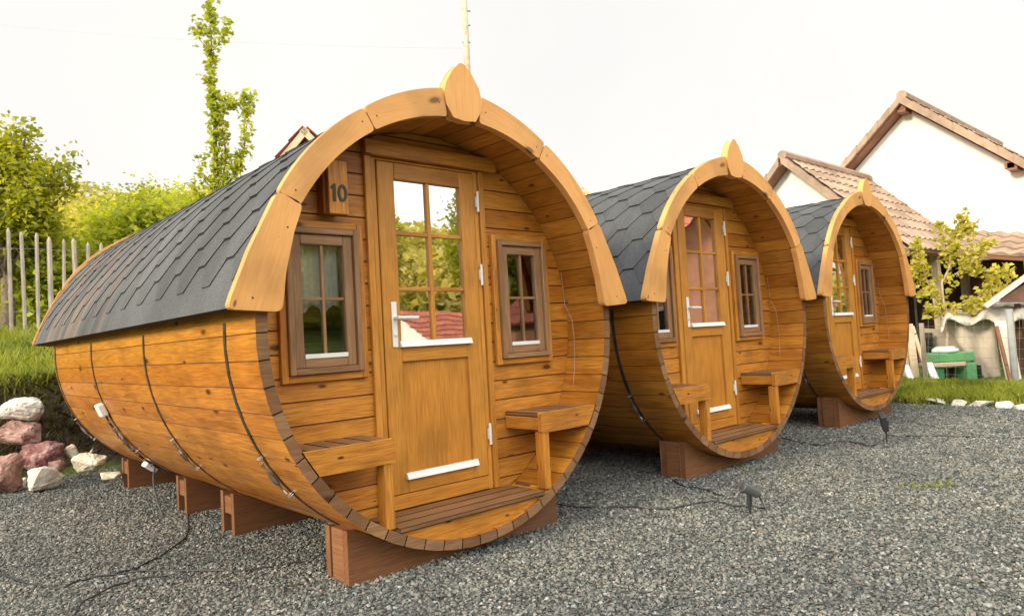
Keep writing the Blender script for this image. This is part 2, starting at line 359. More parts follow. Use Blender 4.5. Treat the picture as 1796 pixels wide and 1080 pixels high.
for k in range(6):
    bm = bmesh.new(); rr = random.Random(k)
    for _ in range(11):
        d = Vector((rr.gauss(0, 1), rr.gauss(0, 1), rr.gauss(0, 1))).normalized(); bm.verts.new((d.x * rr.uniform(.8, 1.1), d.y * rr.uniform(.6, .85), d.z * rr.uniform(.42, .62)))
    r_ = bmesh.ops.convex_hull(bm, input=bm.verts); bmesh.ops.delete(bm, geom=[e for e in r_['geom_interior'] if isinstance(e, bmesh.types.BMVert)], context='VERTS')
    me = bpy.data.meshes.new('stone_shape'); bm.to_mesh(me); bm.free(); me.materials.append(M_STONE)
    ob = bpy.data.objects.new('stone_shape', me); stone_col.objects.link(ob)
pts = []
N = 520000
px_ = RNG.uniform(-4.6, 7.6, N); py_ = RNG.uniform(-3.3, 5.6, N); q = RNG.uniform(0, 1, N)
dist = np.hypot(px_ - CAM.x, py_ - CAM.y)
keep = (px_ < 7.6 - .112 * np.maximum(0, 1.2 - py_)) & (q < np.clip(1.15 - (dist - 2.5) * 0.085, 0.42, 1.0))
keep &= ((px_ - CAM.x) * FWD.x + (py_ - CAM.y) * FWD.y) > 0.4
sd = (px_ - CAM.x) * RGT.x + (py_ - CAM.y) * RGT.y; dp = (px_ - CAM.x) * FWD.x + (py_ - CAM.y) * FWD.y
keep &= np.abs(sd) < dp * 0.95 + 0.8
P3 = np.stack([px_, py_, RNG.uniform(0.001, 0.011, N)], 1)[keep]
size = (0.0072 + 0.0082 * RNG.random(len(P3)) ** 1.6) * np.where(RNG.random(len(P3)) < .03, 1.5, 1.0) * (1 + 0.30 * np.clip((dist[keep] - 4) / 6, 0, 1))
me = bpy.data.meshes.new('gravel_stones'); me.vertices.add(len(P3)); me.vertices.foreach_set('co', P3.astype(np.float32).ravel())
a = me.attributes.new('ssize', 'FLOAT', 'POINT'); a.data.foreach_set('value', size.astype(np.float32))
gs = bpy.data.objects.new('gravel_stones', me); COL.objects.link(gs); gs['kind'] = 'stuff'; tag(gs, 'loose grey crushed gravel covering the whole yard around the cabins', 'gravel')
ng = bpy.data.node_groups.new('scatter', 'GeometryNodeTree'); ng.interface.new_socket('Geometry', in_out='INPUT', socket_type='NodeSocketGeometry'); ng.interface.new_socket('Geometry', in_out='OUTPUT', socket_type='NodeSocketGeometry')
gi = ng.nodes.new('NodeGroupInput'); go = ng.nodes.new('NodeGroupOutput'); ip = ng.nodes.new('GeometryNodeInstanceOnPoints'); ci = ng.nodes.new('GeometryNodeCollectionInfo')
ci.inputs[0].default_value = stone_col; ci.inputs['Separate Children'].default_value = True; ci.inputs['Reset Children'].default_value = True
rv = ng.nodes.new('FunctionNodeRandomValue'); rv.data_type = 'FLOAT_VECTOR'; rv.inputs[0].default_value = (-0.6, -0.6, 0); rv.inputs[1].default_value = (0.6, 0.6, 6.28)
na = ng.nodes.new('GeometryNodeInputNamedAttribute'); na.data_type = 'FLOAT'; na.inputs[0].default_value = 'ssize'
ng.links.new(gi.outputs[0], ip.inputs['Points']); ng.links.new(ci.outputs[0], ip.inputs['Instance']); ip.inputs['Pick Instance'].default_value = True
ng.links.new(rv.outputs[0], ip.inputs['Rotation']); ng.links.new(na.outputs[0], ip.inputs['Scale']); ng.links.new(ip.outputs[0], go.inputs[0])
gs.modifiers.new('scatter', 'NODES').node_group = ng

# ------------------------------------------------------------------ barrel cabin
RO, RI = 1.15, 1.105; YW = 0.32; LEN = 4.5
def roof_r(th):                  # roof outer radius by angle from the horizontal (deg, 0..180)
    a = min(th, 180 - th)
    if a >= 30: return 1.19 + 0.012 * sm(60, 90, a)
    return 1.19 + 0.078 * ((30 - a) / 25) ** 1.25
ROOF = []
th0 = 4.6; K = 240
for i in range(K + 1):
    th = th0 + (180 - 2 * th0) * i / K; r = roof_r(th); ROOF.append(Vector((-r * math.cos(R_(th)), HC + r * math.sin(R_(th)))))
SL = [0.0]
for i in range(K): SL.append(SL[-1] + (ROOF[i + 1] - ROOF[i]).length)
STOT = SL[-1]
def roof_pt(s, h):
    s = min(max(s, 0), STOT); i = min(K - 1, max(0, int(np.searchsorted(SL, s)) - 1)); f_ = (s - SL[i]) / (SL[i + 1] - SL[i])
    p_ = ROOF[i].lerp(ROOF[i + 1], f_); d = (ROOF[i + 1] - ROOF[i]).normalized(); n_ = Vector((-d.y, d.x)); return p_ + n_ * h

def make_barrel():
    root = empty('barrel_cabin')
    # staves
    s = MB(); n = 60
    for k in range(n):
        a0, a1 = R_(6 * k + .0), R_(6 * k + 6); am = (a0 + a1) / 2; tn = s.tone(.20)
        c = lambda r, a: (r * math.cos(a), HC + r * math.sin(a))
        rm = RO * 1.0
        pp = [c(RI, a1), c(RO, a1), c(RO * 1.0015, am), c(RO, a0), c(RI, a0)]
        # orient polygon (x,z) and extrude along y with grain along y
        b = len(s.v); N_ = 5; s.v += [(x, 0.0, z) for x, z in pp] + [(x, LEN, z) for x, z in pp]
        ou, ov = random.uniform(0, 40), random.uniform(0, 40)
        s.face([b + i for i in range(N_)], [(ou + x, ov + z * 1.0) for x, z in pp], random.uniform(.75, 1.25), 1)
        s.face([b + N_ + i for i in range(N_)][::-1], [(ou + x, ov + z) for x, z in pp], tn, 1)
        per = [0, .045, .105, .165, .21, .32]
        for i in range(N_):
            j = (i + 1) % N_; v0, v1 = per[i], per[i + 1]
            s.face([b + i, b + N_ + i, b + N_ + j, b + j][::-1], [(ou, ov + v0), (ou + LEN, ov + v0), (ou + LEN, ov + v1), (ou, ov + v1)][::-1], tn, 0)
    body = s.build('barrel_body', [M_STAVE, M_END, M_SEAM], root, bevel=0.0028, seam=2)
    # recessed front wall planks
    w = MB(); rows = []; z = -0.102 - 0.1165 * 9
    th = .028
    while z < 1.1: rows.append((z, z + 0.1165)); z += 0.1165
    for (z0, z1) in rows:
        hw = lambda q_: math.sqrt(max(0, (RI + .002) ** 2 - q_ * q_))
        z0c, z1c = max(z0, -RI + .003), min(z1, RI - .003)
        if z1c - z0c < .01: continue
        a0, a1 = hw(z0c), hw(z1c); segs = []
        cuts = []
        if z0 < 0.94 and z1 > -0.94: cuts.append((-0.36, 0.36))
        if z0 > -0.23 and z1 < 0.49: cuts += [(-0.87, -0.49), (0.49, 0.87)]
        cuts.sort(); x = None; cur = -9
        for c0, c1 in cuts + [(9, 9)]:
            segs.append((cur, c0)); cur = c1
        for s0, s1 in segs:
            L0, L1 = (max(s0, -a0), max(s0, -a1)); R0, R1 = (min(s1, a0), min(s1, a1))
            if R0 - L0 < .01 or R1 - L1 < .002: continue
            P = [Vector((L0, YW, HC + z0c)), Vector((L1, YW, HC + z1c)), Vector((L0, YW + th, HC + z0c)), Vector((L1, YW + th, HC + z1c)),
                 Vector((R0, YW, HC + z0c)), Vector((R1, YW, HC + z1c)), Vector((R0, YW + th, HC + z0c)), Vector((R1, YW + th, HC + z1c))]
            w.hexa(P, 0, tone=w.tone(.20))
    w.build('front_wall', [M_WALL, M_SEAM], root, bevel=0.0045, seam=1)
    # closing disc behind, darkens the cabin, and rear wall
    d = MB(); d.prism([( (RI + .002) * math.cos(R_(6 * k)), HC + (RI + .002) * math.sin(R_(6 * k))) for k in range(60)], 4.36, 4.40); d.build('rear_wall', M_WALL, root)
    # deck
    d = MB()
    for k in range(3):
        y0 = -0.004 + k * .108; zt = -0.965; hw_ = math.sqrt(RI ** 2 - .99 ** 2) + .002
        d.box((-hw_, y0, HC + zt - .025), (hw_, y0 + .102, HC + zt), 0)
    d.build('porch_deck', [M_DECK, M_SEAMD], root, bevel=0.005, seam=1)
    d = MB(); z0 = -.992; a0 = math.asin(z0 / RI); pts = []
    for k in range(25):
        a = math.pi - a0 + (2 * a0 + math.pi) * (k / 24) if False else (math.pi - a0) + ((2 * math.pi + a0) - (math.pi - a0)) * k / 24
        pts.append((RI * .999 * math.cos(a), HC + RI * .999 * math.sin(a)))
    d.prism(pts, .022, .05); d.build('front_skirt', M_WALL, root)
    # header, door casing
    h = MB(); h.box((-.414, .272, HC + .935), (.50, .318, HC + 1.018), 0, tone=1.02); h.build('header_board', M_WALL, root, bevel=.004)
    f_ = MB()
    for sx_ in (-1, 1):
        x0 = .372 if sx_ > 0 else -.410
        f_.box((x0, .296, HC - .962), (x0 + .038, .319, HC + .933), 2)
        x0 = .338 if sx_ > 0 else -.368
        f_.box((x0, .308, HC - .962), (x0 + .030, .36, HC + .933), 2)
    f_.box((-.338, .308, HC - .960), (.338, .36, HC - .884), 0)
    f_.box((-.338, .308, HC + .918), (.338, .36, HC + .933), 0)
    f_.build('door_frame', M_DOOR, root, bevel=.003)
    # door
    door = empty('door', parent=root)
    d = MB(); Y0, Y1 = .304, .345
    d.box((-.332, Y0, HC - .880), (-.225, Y1, HC + .914), 2, tone=1.0); d.box((.228, Y0, HC - .880), (.334, Y1, HC + .914), 2, tone=1.0)
    d.box((-.225, Y0, HC + .822), (.228, Y1, HC + .914), 0); d.box((-.225, Y0, HC - .178), (.228, Y1, HC - .068), 0); d.box((-.225, Y0, HC - .880), (.228, Y1, HC - .772), 0)
    d.build('door_leaf', M_DOOR, door, bevel=.004)
    d = MB()
    d.box((-.226, .322, HC - .773), (.229, .338, HC - .177), 2, tone=.93)
    d.build('lower_panel', M_DOOR, door)
    d = MB()
    d.box((-.012, Y0 + .006, HC - .068), (.014, Y1 - .006, HC + .822), 2)
    for z in (.218, .526): d.box((-.225, Y0 + .008, HC + z - .011), (-.0125, Y1 - .006, HC + z + .011), 0); d.box((.0145, Y0 + .008, HC + z - .011), (.228, Y1 - .006, HC + z + .011), 0)
    d.build('glazing_bars', M_DOOR, door, bevel=.003)
    d = MB(); d.box((-.226, .326, HC - .07), (.229, .330, HC + .824)); d.build('door_glass', M_GLASS, door)
    for z0, z1 in ((-.098, -.066), (-.806, -.772)):
        d = MB(); P = [Vector((x, y, HC + z)) for x in (-.242, .25) for y, z in ((.280, z0), (.296, z1 - .002), (.304, z0), (.304, z1))]
        P = [Vector((-.242, .278, HC + z0)), Vector((-.242, .292, HC + z1)), Vector((-.242, .3035, HC + z0)), Vector((-.242, .3035, HC + z1)),
             Vector((.25, .278, HC + z0)), Vector((.25, .292, HC + z1)), Vector((.25, .3035, HC + z0)), Vector((.25, .3035, HC + z1))]
        d.hexa(P); d.build('drip_rail', M_WHITE, door, bevel=.001)
    d = MB(); d.box((-.286, .296, HC - .098), (-.252, .3038, HC + .148)); d.tube([(-.268, .30, HC + .061), (-.268, .262, HC + .061)], .011); d.tube([(-.275, .259, HC + .061), (-.20, .256, HC + .060), (-.138, .262, HC + .058)], .010)
    d.tube([(-.269, .300, HC - .03), (-.269, .288, HC - .03)], .010)
    d.build('handle', M_WHITE, door, bevel=.003)
    for z in (.745, .305, -.64):
        d = MB(); d.tube([(.351, .290, HC + z - .062), (.351, .290, HC + z + .062)], .0085, 10); d.box((.34, .292, HC + z - .03), (.362, .303, HC + z + .03)); d.build('hinge', M_WHITE, door)
    # windows
    for sg in (-1, 1):
        wn = empty('window', (sg * .68, 0, HC), parent=root)
        def frame(mb, x0, x1, z0, z1, wd_, y0, y1):
            mb.box((x0, y0, z0), (x0 + wd_, y1, z1), 2); mb.box((x1 - wd_, y0, z0), (x1, y1, z1), 2)
            mb.box((x0 + wd_, y0, z0), (x1 - wd_, y1, z0 + wd_), 0); mb.box((x0 + wd_, y0, z1 - wd_), (x1 - wd_, y1, z1), 0)
        d = MB(); frame(d, -.236, .236, -.242, .556, .036, .290, .3195); d.build('casing', M_WALL, wn, bevel=.003)
        d = MB(); frame(d, -.199, .199, -.205, .519, .030, .270, .36); frame(d, -.168, .168, -.174, .488, .052, .288, .35)
        d.build('window_frame', M_WINF, wn, bevel=.004)
        d = MB(); d.box((-.008, .296, -.121), (.008, .318, .435), 2); d.box((-.115, .298, .158), (-.0085, .318, .174), 0); d.box((.0085, .298, .158), (.115, .318, .174), 0)
        d.build('glazing_bars', M_WINF, wn, bevel=.002)
        d = MB(); d.box((-.117, .309, -.123), (.117, .312, .437)); d.build('window_glass', M_GLASSW, wn)
        d = MB(); d.box((-.116, .282, -.128), (.116, .2955, -.106)); d.build('drip_rail', M_WHITE, wn, bevel=.001)
        d = MB(); nn = 60; b = 0
        for k in range(nn + 1):
            x = -.165 + .33 * k / nn; y = .372 + .010 * math.sin(k * .95) + .005 * math.sin(k * 2.1)
            d.v += [(x, y, .12 + .02 * math.sin(k * .3)), (x, y, .50)]
        for k in range(nn): d.face([2 * k, 2 * k + 2, 2 * k + 3, 2 * k + 1], [(0, 0)] * 4, 1.0)
        d.build('curtain', M_CURT, wn, smooth=True)
    # benches
    for sg in (-1, 1):
        be = empty('bench', (0, 0, 0), parent=root); d = MB()
        xin = .497; zt = -.525 - (.01 if sg < 0 else 0)
        for k in range(4):
            x0 = xin + .004 + k * .106; x1 = min(x0 + .101, .955); lim = math.sqrt(RI ** 2 - (zt) ** 2) - .002; x1 = min(x1, lim)
            a, c_ = (x0, x1) if sg > 0 else (-x1, -x0)
            d.box((a, -.002 + 0.028, HC + zt - .024), (c_, .318, HC + zt), 1)
        d.build('seat', [M_DECK, M_SEAMD], be, bevel=.005, seam=1)
        d = MB(); zb_ = zt - .110; xo = math.sqrt(RI ** 2 - zt ** 2); xo2 = math.sqrt(RI ** 2 - zb_ ** 2)
        P = [(xin, zb_), (xo2 - .001, zb_), (xo - .001, zt - .002), (xin, zt - .002)]
        if sg < 0: P = [(-x, z) for x, z in P][::-1]
        d.prism([(x, HC + z) for x, z in P], .0, .026)
        a, c_ = (xin, xin + .024) if sg > 0 else (-xin - .024, -xin)
        d.box((a, .0265, HC + zb_ + .01), (c_, .318, HC + zt - .026), 1)
        d.build('apron', M_WALL, be, bevel=.004)
        d = MB(); x0 = .508
        a, c_ = (x0, x0 + .048) if sg > 0 else (-x0 - .05, -x0 + .0)
        d.box((a, .004, HC - .963), (c_, .075, HC + zb_ - .001), 2, tone=1.05); d.build('leg', M_WALL, be, bevel=.004)
    # roof: board shell + courses of hexagonal shingles
    d = MB(); ss = [STOT * i / 80 for i in range(81)]; y0, y1 = -.002, 4.66
    for i, s_ in enumerate(ss):
        a, c_ = roof_pt(s_, -.006), roof_pt(s_, -.026)
        d.v += [(a.x, y0, a.y), (a.x, y1, a.y), (c_.x, y0, c_.y), (c_.x, y1, c_.y)]
    for i in range(80):
        b = 4 * i; e = b + 4
        for fc in ([b, b + 1, e + 1, e], [b + 2, e + 2, e + 3, b + 3], [b, e, e + 2, b + 2], [b + 1, b + 3, e + 3, e + 1]): d.face(fc, [(0, 0)] * 4, .6)
    d.face([0, 2, 3, 1], [(0, 0)] * 4, .5); b = 320; d.face([b, b + 1, b + 3, b + 2], [(0, 0)] * 4, .5)
    d.build('roof_boards', M_SHEDGE, root)
    sh = MB(); E_ = .125; A_, B_ = .095, .085; PER = 2 * (A_ + B_)
    def course(side, k):
        s0 = k * E_; tn = 1.0
        off = (k % 2) * PER / 2 + random.uniform(-.004, .004) + .11
        brk = [y0]; yy = off - 2 * PER
        while yy < y1 + PER:
            for q_ in (yy, yy + A_, yy + A_ + B_, yy + 2 * A_ + B_): brk.append(q_)
            yy += PER
        def low(y):
            u = (y - off) % PER
            if u <= A_: return 0
            if u <= A_ + B_: return (u - A_) / B_
            if u <= 2 * A_ + B_: return 1
            return 1 - (u - 2 * A_ - B_) / B_
        ysb = sorted(set([y0, y1] + [round(q_, 5) for q_ in brk if y0 < q_ < y1]))
        seg = [0, .34, .67, 1.0, 1.4, 1.8, 2.15]
        first = k == 0
        prev = None
        for i, y in enumerate(ysb):
            lw = 0 if first else low(y) * .98; colr = []
            sl_ = s0 + lw * E_
            for j, q_ in enumerate(seg):
                sv = sl_ + (s0 + 2.15 * E_ - sl_) * q_ / 2.15
                hh = .0115 - .0115 * ((sv - s0) / (2.15 * E_)) + .0006
                smax = STOT / 2 + .02; svv = min(sv, smax)
                p_ = roof_pt(svv, hh + (.002 if sv > smax else 0)); colr.append((side * p_.x if side < 0 else p_.x, y, p_.y))
            pb = roof_pt(min(sl_, STOT / 2), -.0075); colr.append((side * pb.x if side < 0 else pb.x, y, pb.y))
            b = len(sh.v); sh.v += colr
            if prev is not None:
                mid = (ysb[i - 1] + y) / 2; tabn = int((mid - off + PER) // PER) if low(mid) < .5 else -1
                tn = 1 + .15 * math.sin(tabn * 12.9898 + k * 78.2 + side) if True else 1
                for j in range(len(seg) - 1):
                    fc = [prev + j, b + j, b + j + 1, prev + j + 1]
                    sh.face(fc if side > 0 else fc[::-1], [(0, 0)] * 4, tn, 0)
                m_ = len(seg); fc = [prev + m_, b + m_, b, prev]
                sh.face(fc if side > 0 else fc[::-1], [(0, 0)] * 4, 1.0, 1)
            prev = b
    for side in (1, -1):
        for k in range(int(STOT / 2 / E_) + 1): course(side, k)
    # ridge cap strip
    for k in range(19):
        ya = y0 + k * .25; b = len(sh.v); sgn = 7
        for yv, hh in ((ya, .013), (min(ya + .28, y1), .005)):
            for j in range(sgn):
                p_ = roof_pt(STOT / 2 + (j / (sgn - 1) - .5) * .26, hh); sh.v.append((p_.x, yv, p_.y))
        for j in range(sgn - 1): sh.face([b + j, b + j + 1, b + sgn + j + 1, b + sgn + j], [(0, 0)] * 4, .95, 0)
    ro = sh.build('shingles', [M_SHING, M_SHEDGE], root)
    # barge boards front and rear
    def arcpiece(a0, a1, ro0, ro1, ri):
        n_ = 12; o_ = [((ro0 + (ro1 - ro0) * k / n_) * math.cos(R_(a0 + (a1 - a0) * k / n_)), (ro0 + (ro1 - ro0) * k / n_) * math.sin(R_(a0 + (a1 - a0) * k / n_))) for k in range(n_ + 1)]
        i_ = [(ri * math.cos(R_(a1 + (a0 - a1) * k / n_)), ri * math.sin(R_(a1 + (a0 - a1) * k / n_))) for k in range(n_ + 1)]
        return o_ + i_
    def flare():
        return [(1.055, .085), (1.286, .10), (1.262, .165), (1.186, .345), (1.050, .607), (.938, .560), (.985, .435), (1.03, .26)]
    pieces = [flare(), arcpiece(30.3, 59.8, 1.209, 1.214, 1.100), arcpiece(60.2, 84.2, 1.214, 1.246, 1.100)]
    for yy0, yy1, nm in ((-.052, -.0045, 'barge_board'), (4.64, 4.69, 'rear_barge_board')):
        for sg in (1, -1):
            for i, pc in enumerate(pieces):
                P = [(sg * x, z) for x, z in pc]
                if sg < 0: P = P[::-1]
                P = round_poly(P, .034); ang = [R_(75), R_(-45) + R_(180), R_(-17)][i] * (1 if sg > 0 else -1)
                ang = sg * R_([-72, -45, -18][i])
                d = MB(); d.prism([(x, HC + z) for x, z in P], yy0, yy1, ang, tone=random.uniform(.93, 1.06))
                
                if nm == 'barge_board':
                    for a_, r_ in (((24, 1.11), (7, 1.19)), ((32.5, 1.15), (57.8, 1.16)), ((62.3, 1.155), (82.3, 1.17)))[i]:
                        x_, z_ = sg * r_ * math.cos(R_(a_)), HC + r_ * math.sin(R_(a_)); d.tube([(x_, yy0 + .001, z_), (x_, yy0 - .0012, z_)], .005, mi=1)
                d.build(nm, [M_TRIM, M_STRAP], root, bevel=.007, seg=2)
    d = MB(); prof = [(-.072, 1.098), (.0, 1.09), (.072, 1.098), (.112, 1.155), (.124, 1.21), (.105, 1.275), (.062, 1.34), (.018, 1.384), (0, 1.39), (-.018, 1.384), (-.062, 1.34), (-.105, 1.275), (-.124, 1.21), (-.112, 1.155)]
    d.prism([(x * .98, HC + z) for x, z in prof], -.062, -.004, R_(90), tone=1.03); d.build('finial', M_TRIM, root, bevel=.007, seg=2)
    # steel straps with turnbuckles
    for y in (.36, 1.68, 3.05, 4.44):
        st = empty('strap', (0, y, HC), parent=root); d = MB(); a0, a1, n_ = 177, 363, 80
        for k in range(n_ + 1):
            a = R_(a0 + (a1 - a0) * k / n_); cs, sn = math.cos(a), math.sin(a)
            for r in (1.1525, 1.1555):
                for yy in (-.013, .013): d.v.append((r * cs, yy, r * sn))
        for k in range(n_):
            b = 4 * k; e = b + 4
            for fc in ([b + 2, b + 3, e + 3, e + 2], [b, e, e + 1, b + 1], [b, b + 2, e + 2, e], [b + 1, e + 1, e + 3, b + 3]): d.face(fc, [(0, 0)] * 4, 1.0)
        d.build('band', M_STRAP, st)
        for a in (216, 328):
            d = MB()
            P_ = [(1.172 * math.cos(R_(a + k * 1.2)), random.uniform(-.004, .004), 1.172 * math.sin(R_(a + k * 1.2))) for k in range(-4, 5)]
            d.tube(P_, .005, 6, radii=[.009, .004, .004, .012, .012, .012, .004, .004, .010])
            for kk in (-5, 5):
                a_ = R_(a + kk * 1.2); d.tube([(1.156 * math.cos(a_), -.012, 1.156 * math.sin(a_)), (1.176 * math.cos(a_), -.012, 1.176 * math.sin(a_)), (1.178 * math.cos(a_), .012, 1.178 * math.sin(a_)), (1.156 * math.cos(a_), .012, 1.156 * math.sin(a_))], .004, 6)
            d.build('turnbuckle', M_STEEL, st)
    # pale cable down the right inside of the porch
    d = MB(); d.tube([(1.03 + .01 * math.sin(k), .285 - .004 * k, HC + .33 - .105 * k) if k < 3 else (math.sqrt(max(.01, 1.09 ** 2 - (.33 - .105 * k) ** 2)) - .03, .275 - .012 * k, HC + .33 - .105 * k) for k in range(8)], .0016, 5); d.build('cable', M_GREYW, root)
    return root

G_B = 'timber barrel cabins in a row on the gravel'
cab = make_barrel(); tag(cab, 'nearest barrel cabin, with the number 10 plate beside its door', 'cabin', G_B)
cab2 = copy_tree(cab); cab2.location = (2.83, .05, .022); tag(cab2, 'middle barrel cabin of the row, standing between the two others', 'cabin', G_B)
cab3 = copy_tree(cab); cab3.location = (5.80, .18, .062); tag(cab3, 'farthest barrel cabin, beside the leafy young tree and the tiled house', 'cabin', G_B)

# number plate on the near cabin
npl = empty('number_plate', (0, 0, HC), parent=cab)
d = MB(); d.box((-.664, .222, .586), (-.556, .25, .86), 2, tone=1.3); d.box((-.68, .2505, .59), (-.58, .318, .85), 2, tone=.6); d.build('plaque', M_WALL, npl, bevel=.003)
d = MB(); d.prism([(-.034, 0), (-.018, 0), (-.018, .088), (-.029, .088), (-.046, .070), (-.040, .060), (-.034, .066)], -.0035, 0); d.build('digit_one', M_DIGIT, npl, loc=(-.609, .2215, .649))
d = MB(); b_o = [(.019 + .027 * math.cos(k * math.pi / 14), .044 + .044 * math.sin(k * math.pi / 14)) for k in range(28)]; b_i = [(.019 + .012 * math.cos(k * math.pi / 14), .044 + .029 * math.sin(k * math.pi / 14)) for k in range(28)]
for yy in (-.0035, 0): d.v += [(x, yy, z) for x, z in b_o] + [(x, yy, z) for x, z in b_i]
for k in range(28):
    j = (k + 1) % 28
    for fc in ([k, 28 + k, 28 + j, j], [56 + k, 56 + j, 84 + j, 84 + k], [k, j, 56 + j, 56 + k], [28 + k, 84 + k, 84 + j, 28 + j]): d.face(fc, [(0, 0)] * 4, 1.0)
d.build('digit_zero', M_DIGIT, npl, loc=(-.609, .2215, .649))
# white junction boxes and cable on the near cabin
for y, a, w_, h_ in ((3.06, -158, .10, .10), (3.30, -127, .115, .105)):
    bx = MB(); bx.box((-.02, -w_ / 2, -h_ / 2), (.032, w_ / 2, h_ / 2)); o = bx.build('junction_box', M_WHITE, cab, bevel=.012, seg=3)
    o.location = (1.175 * math.cos(R_(a)), y, HC + 1.175 * math.sin(R_(a))); o.rotation_euler = (0, -R_(a), 0)
d = MB()
P_ = [(1.166 * math.cos(R_(a)), 3.09 + .012 * math.sin(i * 1.7) + (i / 22) * .12, HC + 1.166 * math.sin(R_(a))) for i, a in enumerate(np.linspace(-160, -123, 22))]
d.tube(P_, .008, 6); d.build('feed_cable', M_BLACK, cab)
for i in range(9):
    d = MB(); a = R_(-156 + i * 3.4); c0 = Vector((1.174 * math.cos(a), 3.075 + .01 * math.sin(i * 2.2) + i * .012, HC + 1.174 * math.sin(a))); d.tube([c0 + Vector((0, -.016, .004)), c0 + Vector((0, .016, -.004))], .010, 7); d.build('cable_clip', M_STEEL, cab)
hc = MB(); g0 = on_ground(285, 905); hc.tube([(-.70, 3.20, HC - .93), (-.745, 3.1, HC - 1.0), (-.78, 2.95, .14), (-.80, 2.8, .07), (g0.x, g0.y, .012), (g0.x - .03, g0.y - .12, .012)], .007, 6)
o = hc.build('hanging_cable', M_GREYP); tag(o, 'grey cable hanging from the rear white box of the nearest cabin to the gravel', 'cable')

# supporting beams
def make_beam():
    root = empty('support_beam'); hl = .70
    def plank(y0, y1, nm):
        pts = [(-hl, -.06), (hl, -.06), (hl, .262)]
        n_ = 20; x1 = .62
        ztop = lambda x: min(.262, HC - math.sqrt(1.1585 ** 2 - x * x) )
        for k in range(n_ + 1):
            x = hl - 2 * hl * k / n_; pts.append((x, ztop(x)))
        pts2 = [(-hl, -.06), (hl, -.06)] + [(x, z) for x, z in pts[3:]]
        d = MB(); d.prism(pts2, y0, y1, 0); d.build(nm, M_BEAM, root, bevel=.004)
    plank(-.11, -.065, 'front_plank'); plank(.065, .11, 'rear_plank')
    for sg in (1, -1):
        d = MB(); a, c_ = (.53, hl - .004) if sg > 0 else (-hl + .004, -.53)
        d.box((a, -.0645, .125), (c_, .0645, .235), 1); d.build('end_block', M_BEAM, root, bevel=.004)
    return root
bm0 = make_beam(); first = True
words = {0: 'nearest', 1: 'middle', 2: 'farthest'}; pos = {.235: 'front', 1.66: 'second', 2.56: 'third', 4.1: 'rearmost'}
for ci_, c_ in enumerate((cab, cab2, cab3)):
    for y, w_ in pos.items():
        o = bm0 if first else copy_tree(bm0); first = False
        o.location = (c_.location.x, c_.location.y + y, c_.location.z)
        tag(o, f'{w_} red-brown timber beam carrying the {words[ci_]} barrel cabin', 'beam', 'support beams under the barrel cabins')

solid = MB(); solid.box((-.70 + .004, -.0645, -.05), (-.53, .0645, .258), 1); solid2 = MB(); solid2.box((.53, -.0645, -.05), (.696, .0645, .258), 1)
for o in [q for q in bpy.data.objects if q.name.startswith('support_beam') and q.get('label', '').startswith('front ')]:
    for ch in o.children:
        if ch.name.startswith('end_block'):
            sb_ = solid2 if ch.data.vertices[0].co.x > 0 else solid; n2_ = sb_.build('end_block', M_BEAM, o, bevel=.004); bpy.data.objects.remove(ch)
# ------------------------------------------------------------------ cables and garden spotlights
def gcable(name, label, P, r=.0055, mat=M_BLACK):
    pts = []
    V_ = [Vector((p[0], p[1], p[2] if len(p) > 2 else .015)) for p in P]
    for i in range(len(V_) - 1):
        p0, p1, p2, p3 = V_[max(0, i - 1)], V_[i], V_[i + 1], V_[min(len(V_) - 1, i + 2)]
        for k in range(8):
            t = k / 8; pts.append(0.5 * ((2 * p1) + (p2 - p0) * t + (2 * p0 - 5 * p1 + 4 * p2 - p3) * t * t + (3 * p1 - p0 - 3 * p2 + p3) * t ** 3) + Vector((0, 0, .004 * math.sin(i * 3 + k))))
    pts.append(V_[-1]); d = MB(); d.tube(pts, r, 6); o = d.build(name, mat, smooth=True); tag(o, label, 'cable', 'black cables lying on the gravel')
G = lambda *q: [tuple(on_ground(a, b, .015)) for a, b in q]
gcable('ground_cable', 'black cable from the nearest cabin to the near spotlight', G((962, 882), (1040, 890), (1100, 888), (1160, 892), (1215, 884), (1250, 878), (1285, 886), (1322, 888), (1346, 892)))
gcable('ground_cable', 'black cable from the front beam of the middle cabin towards the near spotlight', G((1180, 842), (1200, 852), (1235, 858), (1268, 870)), .006)
gcable('ground_cable', 'long black cable from the far spotlight to the right edge', G((1556, 764), (1600, 764), (1680, 765), (1750, 767), (1830, 768)))
gcable('ground_cable', 'black cable from the far spotlight to the middle cabin', G((1553, 768), (1530, 781), (1500, 776), (1470, 773), (1440, 780), (1410, 776), (1372, 768)))
gcable('ground_cable', 'black cable crossing the gravel left of the front beam', G((-20, 1000), (90, 1030), (150, 1015), (260, 1000), (420, 1000), (520, 985), (600, 978)), .0045)
gcable('ground_cable', 'black cable looping over the gravel in the bottom left corner', G((120, 1100), (150, 1052), (230, 1018), (300, 1008), (330, 1018)), .0045)
gcable('ground_cable', 'thin black cable coming from under the beams of the nearest cabin', G((325, 880), (330, 910), (322, 945), (250, 990), (200, 1005)), .005)

